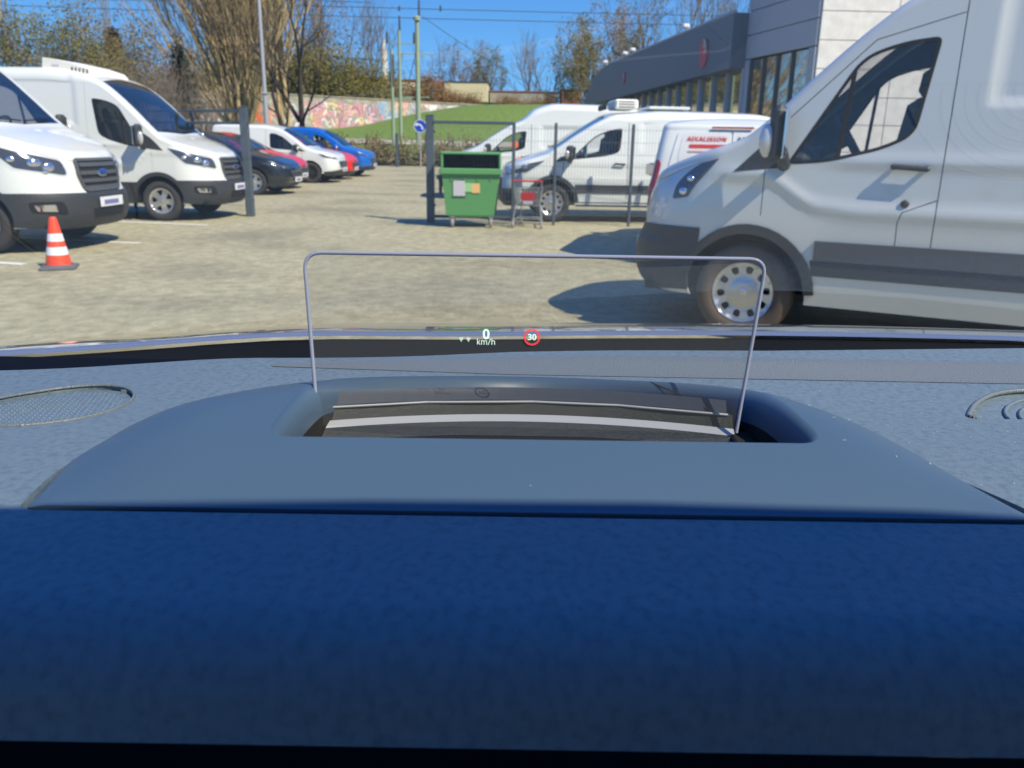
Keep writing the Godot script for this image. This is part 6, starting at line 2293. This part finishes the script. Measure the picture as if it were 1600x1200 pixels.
func trees() -> void:
	rng.seed = 21
	var ground := func(x: float, z: float) -> Vector3: return Vector3(x, hill(x, z) - 0.15, z)
	var big_t := "bare trees before the painted wall"
	# poplar clump: many upright stems from one stool
	var stems := []
	for k in 26:
		var a := rnd(0, TAU)
		var w := rnd(0.1, 1.0)
		stems.append([Vector3(cos(a) * w, 0, sin(a) * w * 0.6), Vector3(cos(a) * w * 0.08, 1, sin(a) * 0.05), rnd(9.0, 13.0), rnd(0.10, 0.20)])
	for k in 4:
		stems.append([Vector3(rnd(-0.6, 0.6), 0, 0.3), Vector3([-0.75, -0.5, 0.45, 0.6][k], 1, 0.1), rnd(5.0, 7.0), 0.17])
	make_tree("poplar_clump", "broad clump of bare yellowish poplars with many upright stems", ground.call(-18.6, -58.5), stems, {"depth": 3, "wob": 0.05, "up": 0.12, "side": 2, "fork": 2, "ahead": 1.0, "spread": 0.42, "min_r": 0.011, "bark": "bark_yellow", "twig": "bark_yellow", "buds": 1, "bud_spread": 0.35, "bud_size": 0.045, "bud": "bud_rust"}, big_t)
	stems = []
	for k in 3:
		stems.append([Vector3(rnd(-0.5, 0.5), 0, 0), Vector3(rnd(-0.04, 0.04), 1, 0), rnd(10, 13), rnd(0.14, 0.2)])
	make_tree("poplar_tree", "slender bare poplars just right of the lamp post", ground.call(-15.9, -59.0), stems, {"depth": 3, "wob": 0.06, "up": 0.09, "side": 2, "fork": 2, "ahead": 1.0, "spread": 0.5, "min_r": 0.011, "bark": "bark_yellow", "twig": "twig", "buds": 1, "bud_spread": 0.35, "bud_size": 0.045, "bud": "bud_rust"}, big_t)
	make_tree("bare_tree", "dark bare tree with a forked trunk in front of the orange graffiti", ground.call(-14.2, -55.5), [[Vector3(0.25, 0, 0), Vector3(0.05, 1, 0), 5.2, 0.22], [Vector3(-0.35, 0, 0.1), Vector3(-0.35, 1, 0.1), 3.6, 0.19], [Vector3(0.2, 1.8, 0), Vector3(-0.5, 1, 0), 4.0, 0.15]], {"depth": 4, "wob": 0.13, "up": 0.05, "side": 1, "fork": 2, "ahead": 0.9, "spread": 0.75, "min_r": 0.010, "bark": "bark_dark", "twig": "bark"}, big_t)
	# shrubs in front of the wall on the left
	var bush := {"depth": 3, "wob": 0.12, "up": 0.06, "side": 2, "fork": 2, "ahead": 1.0, "spread": 0.6, "min_r": 0.009, "bark": "bark_dark", "twig": "twig_grey", "category": "shrub"}
	for e in [["bare dark shrub left of the dark pine", -19.8, -47.5, 2.4, 7], ["bare dark shrub right of the dark pine behind the cab", -17.9, -48.5, 2.1, 6], ["brown bare bush behind the white van roof near the mast", -24.2, -52.0, 2.4, 9]]:
		stems = []
		for k in int(e[4]):
			var a := rnd(0, TAU)
			stems.append([Vector3(cos(a) * 0.4, 0, sin(a) * 0.3), Vector3(cos(a) * 0.5, 1, sin(a) * 0.4), e[3] * rnd(0.8, 1.2), 0.06])
		make_tree("bare_shrub", e[0], ground.call(e[1], e[2]), stems, bush, "bare shrubs behind the left vans")
	make_conifer("pine_tree", "dark green pine before the poplars", ground.call(-19.4, -50.2), 6.2, 1.25, 2.4, "conifers on the left")
	make_conifer("pine_tree", "small dark conifer behind the cooling unit", ground.call(-27.9, -60.5), 7.3, 1.9, 1.2, "conifers on the left")
	# leafy olive trees at the left edge
	var leafy := {"depth": 4, "wob": 0.14, "up": 0.03, "side": 1, "fork": 2, "ahead": 0.8, "spread": 0.8, "min_r": 0.012, "bark": "bark", "twig": "twig", "buds": 9, "bud_spread": 0.42, "bud_size": 0.065, "bud": "leaf_green"}
	var mk := func(o: Dictionary, h: float, n: int, lean: float) -> Array:
		var out := []
		for k in n:
			var a := rnd(0, TAU)
			out.append([Vector3(cos(a) * 0.3, 0, sin(a) * 0.3), Vector3(cos(a) * lean, 1, sin(a) * lean), h * rnd(0.8, 1.1), 0.11])
		return out
	var lt := "olive green trees at the left"
	make_tree("leafy_tree", "olive green tree at the left edge of the picture", ground.call(-30.0, -49.5), mk.call(leafy, 3.6, 4, 0.5), leafy, lt)
	leafy.bud = "bud_olive"
	make_tree("leafy_tree", "olive green tree under the pale grey mast", ground.call(-26.6, -50.0), mk.call(leafy, 3.1, 4, 0.5), leafy, lt)
	leafy.bud = "bud_rust"
	leafy.buds = 5
	make_tree("leafy_tree", "rusty brown bush above the left van roof", ground.call(-24.8, -54.0), mk.call(leafy, 2.9, 6, 0.45), leafy, lt)
	# brushwood behind the wall
	var brush := {"depth": 3, "wob": 0.14, "up": 0.05, "side": 2, "fork": 2, "ahead": 0.9, "spread": 0.8, "min_r": 0.018, "bark": "bark", "twig": "twig", "buds": 6, "bud_spread": 0.5, "bud_size": 0.11, "bud": "bud_olive", "category": "shrub"}
	var gb := "brushwood behind the painted wall"
	var proto := make_tree("brushwood", "olive brushwood above the orange graffiti", ground.call(-24.5, -86.0), mk.call(brush, 3.6, 9, 0.5), brush, gb)
	brush.bud = "bud_rust"
	var proto2 := make_tree("brushwood", "brown brushwood behind the right end of the painted wall", Vector3(-12.6, 2.6, -104.0), mk.call(brush, 2.6, 9, 0.6), brush, gb)
	for e in [["olive brushwood above the pink graffiti, left part", -20.4, 2.0, -88.0, 1.0, 0], ["olive brushwood above the pink graffiti, right part", -17.2, 2.2, -93.0, 0.85, 0], ["olive brushwood behind the lamp post", -28.5, 1.5, -85.0, 0.95, 0], ["brown thicket behind the poplar clump", -33.5, 1.5, -84.0, 0.9, 1], ["brown thicket left of the poplar clump", -39.0, 1.5, -82.0, 0.8, 1], ["brown brushwood below the steeple", -15.6, 2.3, -99.0, 0.9, 1], ["brown brushwood before the reddish block", -9.6, 3.2, -108.0, 0.75, 1], ["brown brushwood before the cream warehouse", -6.2, 3.4, -112.0, 0.62, 1], ["brown hedge right of the cream warehouse", -1.4, 3.4, -112.0, 0.6, 1], ["brown hedge before the orange brick block", 3.2, 3.4, -112.0, 0.6, 1]]:
		copy(proto if e[5] == 0 else proto2, e[0], Vector3(e[1], e[2], e[3]), rnd(0, TAU), Vector3.ONE * float(e[4]))
	# far trees: bare with first leaves
	var far := {"depth": 4, "wob": 0.12, "up": 0.08, "side": 1, "fork": 2, "ahead": 1.0, "spread": 0.65, "min_r": 0.020, "bark": "bark", "twig": "twig_grey"}
	var gf := "far trees beyond the hill"
	var ta := make_tree("far_tree", "grey bare tree left of the steeple", Vector3(-18.3, 2.5, -106.0), [[Vector3.ZERO, Vector3(0, 1, 0), 6.0, 0.24], [Vector3(0.2, 1.5, 0), Vector3(0.3, 1, 0.2), 4.6, 0.18]], far, gf)
	far.buds = 5
	far.bud_spread = 0.4
	far.bud_size = 0.10
	far.bud = "bud_rust"
	far.twig = "twig"
	var tb := make_tree("far_tree", "rusty leafing tree left of the low showroom", Vector3(11.5, 2.5, -126.0), [[Vector3.ZERO, Vector3(0, 1, 0), 6.0, 0.22], [Vector3(0.1, 2, 0), Vector3(-0.25, 1, 0.2), 4.5, 0.16]], far, gf)
	far.bud = "bud_olive"
	var tc := make_tree("far_tree", "olive leafing tree behind the far end of the showroom", Vector3(8.2, 1.0, -98.0), [[Vector3.ZERO, Vector3(0.05, 1, 0), 5.2, 0.22], [Vector3(0.1, 1.5, 0), Vector3(0.3, 1, -0.1), 4.3, 0.18], [Vector3(-0.1, 1.2, 0), Vector3(-0.3, 1, 0.1), 4.3, 0.18]], far, gf)
	for e in [["tall grey bare tree above the painted wall", ta, -21.5, 2.5, -100.0, 1.05], ["grey bare tree right of the tallest green pole", ta, -11.4, 3.0, -128.0, 0.82], ["leafing tree above the cream warehouse, left one", tb, -8.2, 3.0, -134.0, 0.80], ["leafing tree above the cream warehouse, right one", tc, -4.6, 3.0, -134.0, 0.90], ["grey bare tree in the gap of sky right of the warehouse", ta, 2.4, 3.0, -132.0, 0.95], ["grey bare tree left of the rusty leafing tree", ta, 5.0, 3.0, -128.0, 0.86], ["rusty tree rising over the showroom roof", tb, 14.0, 1.5, -104.0, 1.05], ["grey bare tree rising over the showroom roof", ta, 12.0, 1.2, -84.0, 0.95], ["spreading bare tree over the showroom roof holding a nest", ta, 14.2, 1.2, -74.0, 1.02], ["bare tree over the showroom roof nearest the tower", ta, 17.0, 1.2, -76.0, 0.92], ["rusty tree behind the painted wall by the forked tree", tb, -24.0, 2.0, -97.0, 1.0]]:
		copy(e[1], e[0], Vector3(e[2], e[3], e[4]), rnd(0, TAU), Vector3.ONE * float(e[5]))
	var nest := MB.new()
	for k in 160:
		var a := Vector3(rnd(-1, 1), rnd(-0.7, 0.7), rnd(-1, 1)).normalized()
		var b := (a + Vector3(rnd(-1, 1), rnd(-0.5, 0.5), rnd(-1, 1)) * 0.8).normalized()
		nest.tube(a * 0.38, b * 0.40, 0.02, 0.015, 3, false)
	nest.ellipsoid(Vector3.ZERO, Vector3(0.32, 0.24, 0.32), Basis(), 10, 6)
	var no := part(self, "bird_nest", nest, "bud_rust")
	no.position = Vector3(15.4, 10.6, -74.0)
	tag(no, "brown ball of twigs in the bare tree over the showroom", "nest")
	# low scrub along the far fence
	var sc := {"depth": 2, "wob": 0.2, "up": 0.04, "side": 2, "fork": 2, "ahead": 0.8, "spread": 0.9, "min_r": 0.008, "bark": "twig", "twig": "twig", "buds": 2, "bud_spread": 0.2, "bud_size": 0.05, "bud": "bud_olive", "category": "shrub"}
	var s0 := make_tree("low_scrub", "dry scrub behind the blue sign", ground.call(-4.6, -47.2), mk.call(sc, 0.85, 12, 0.9), sc, "dry scrub along the far fence")
	for e in [["dry scrub left of the blue sign", -6.9, -47.4], ["dry scrub beside the blue people carrier", -8.8, -47.0], ["dry scrub right of the gate post", -2.6, -47.0]]:
		copy(s0, e[0], ground.call(e[1], e[2]), rnd(0, TAU))
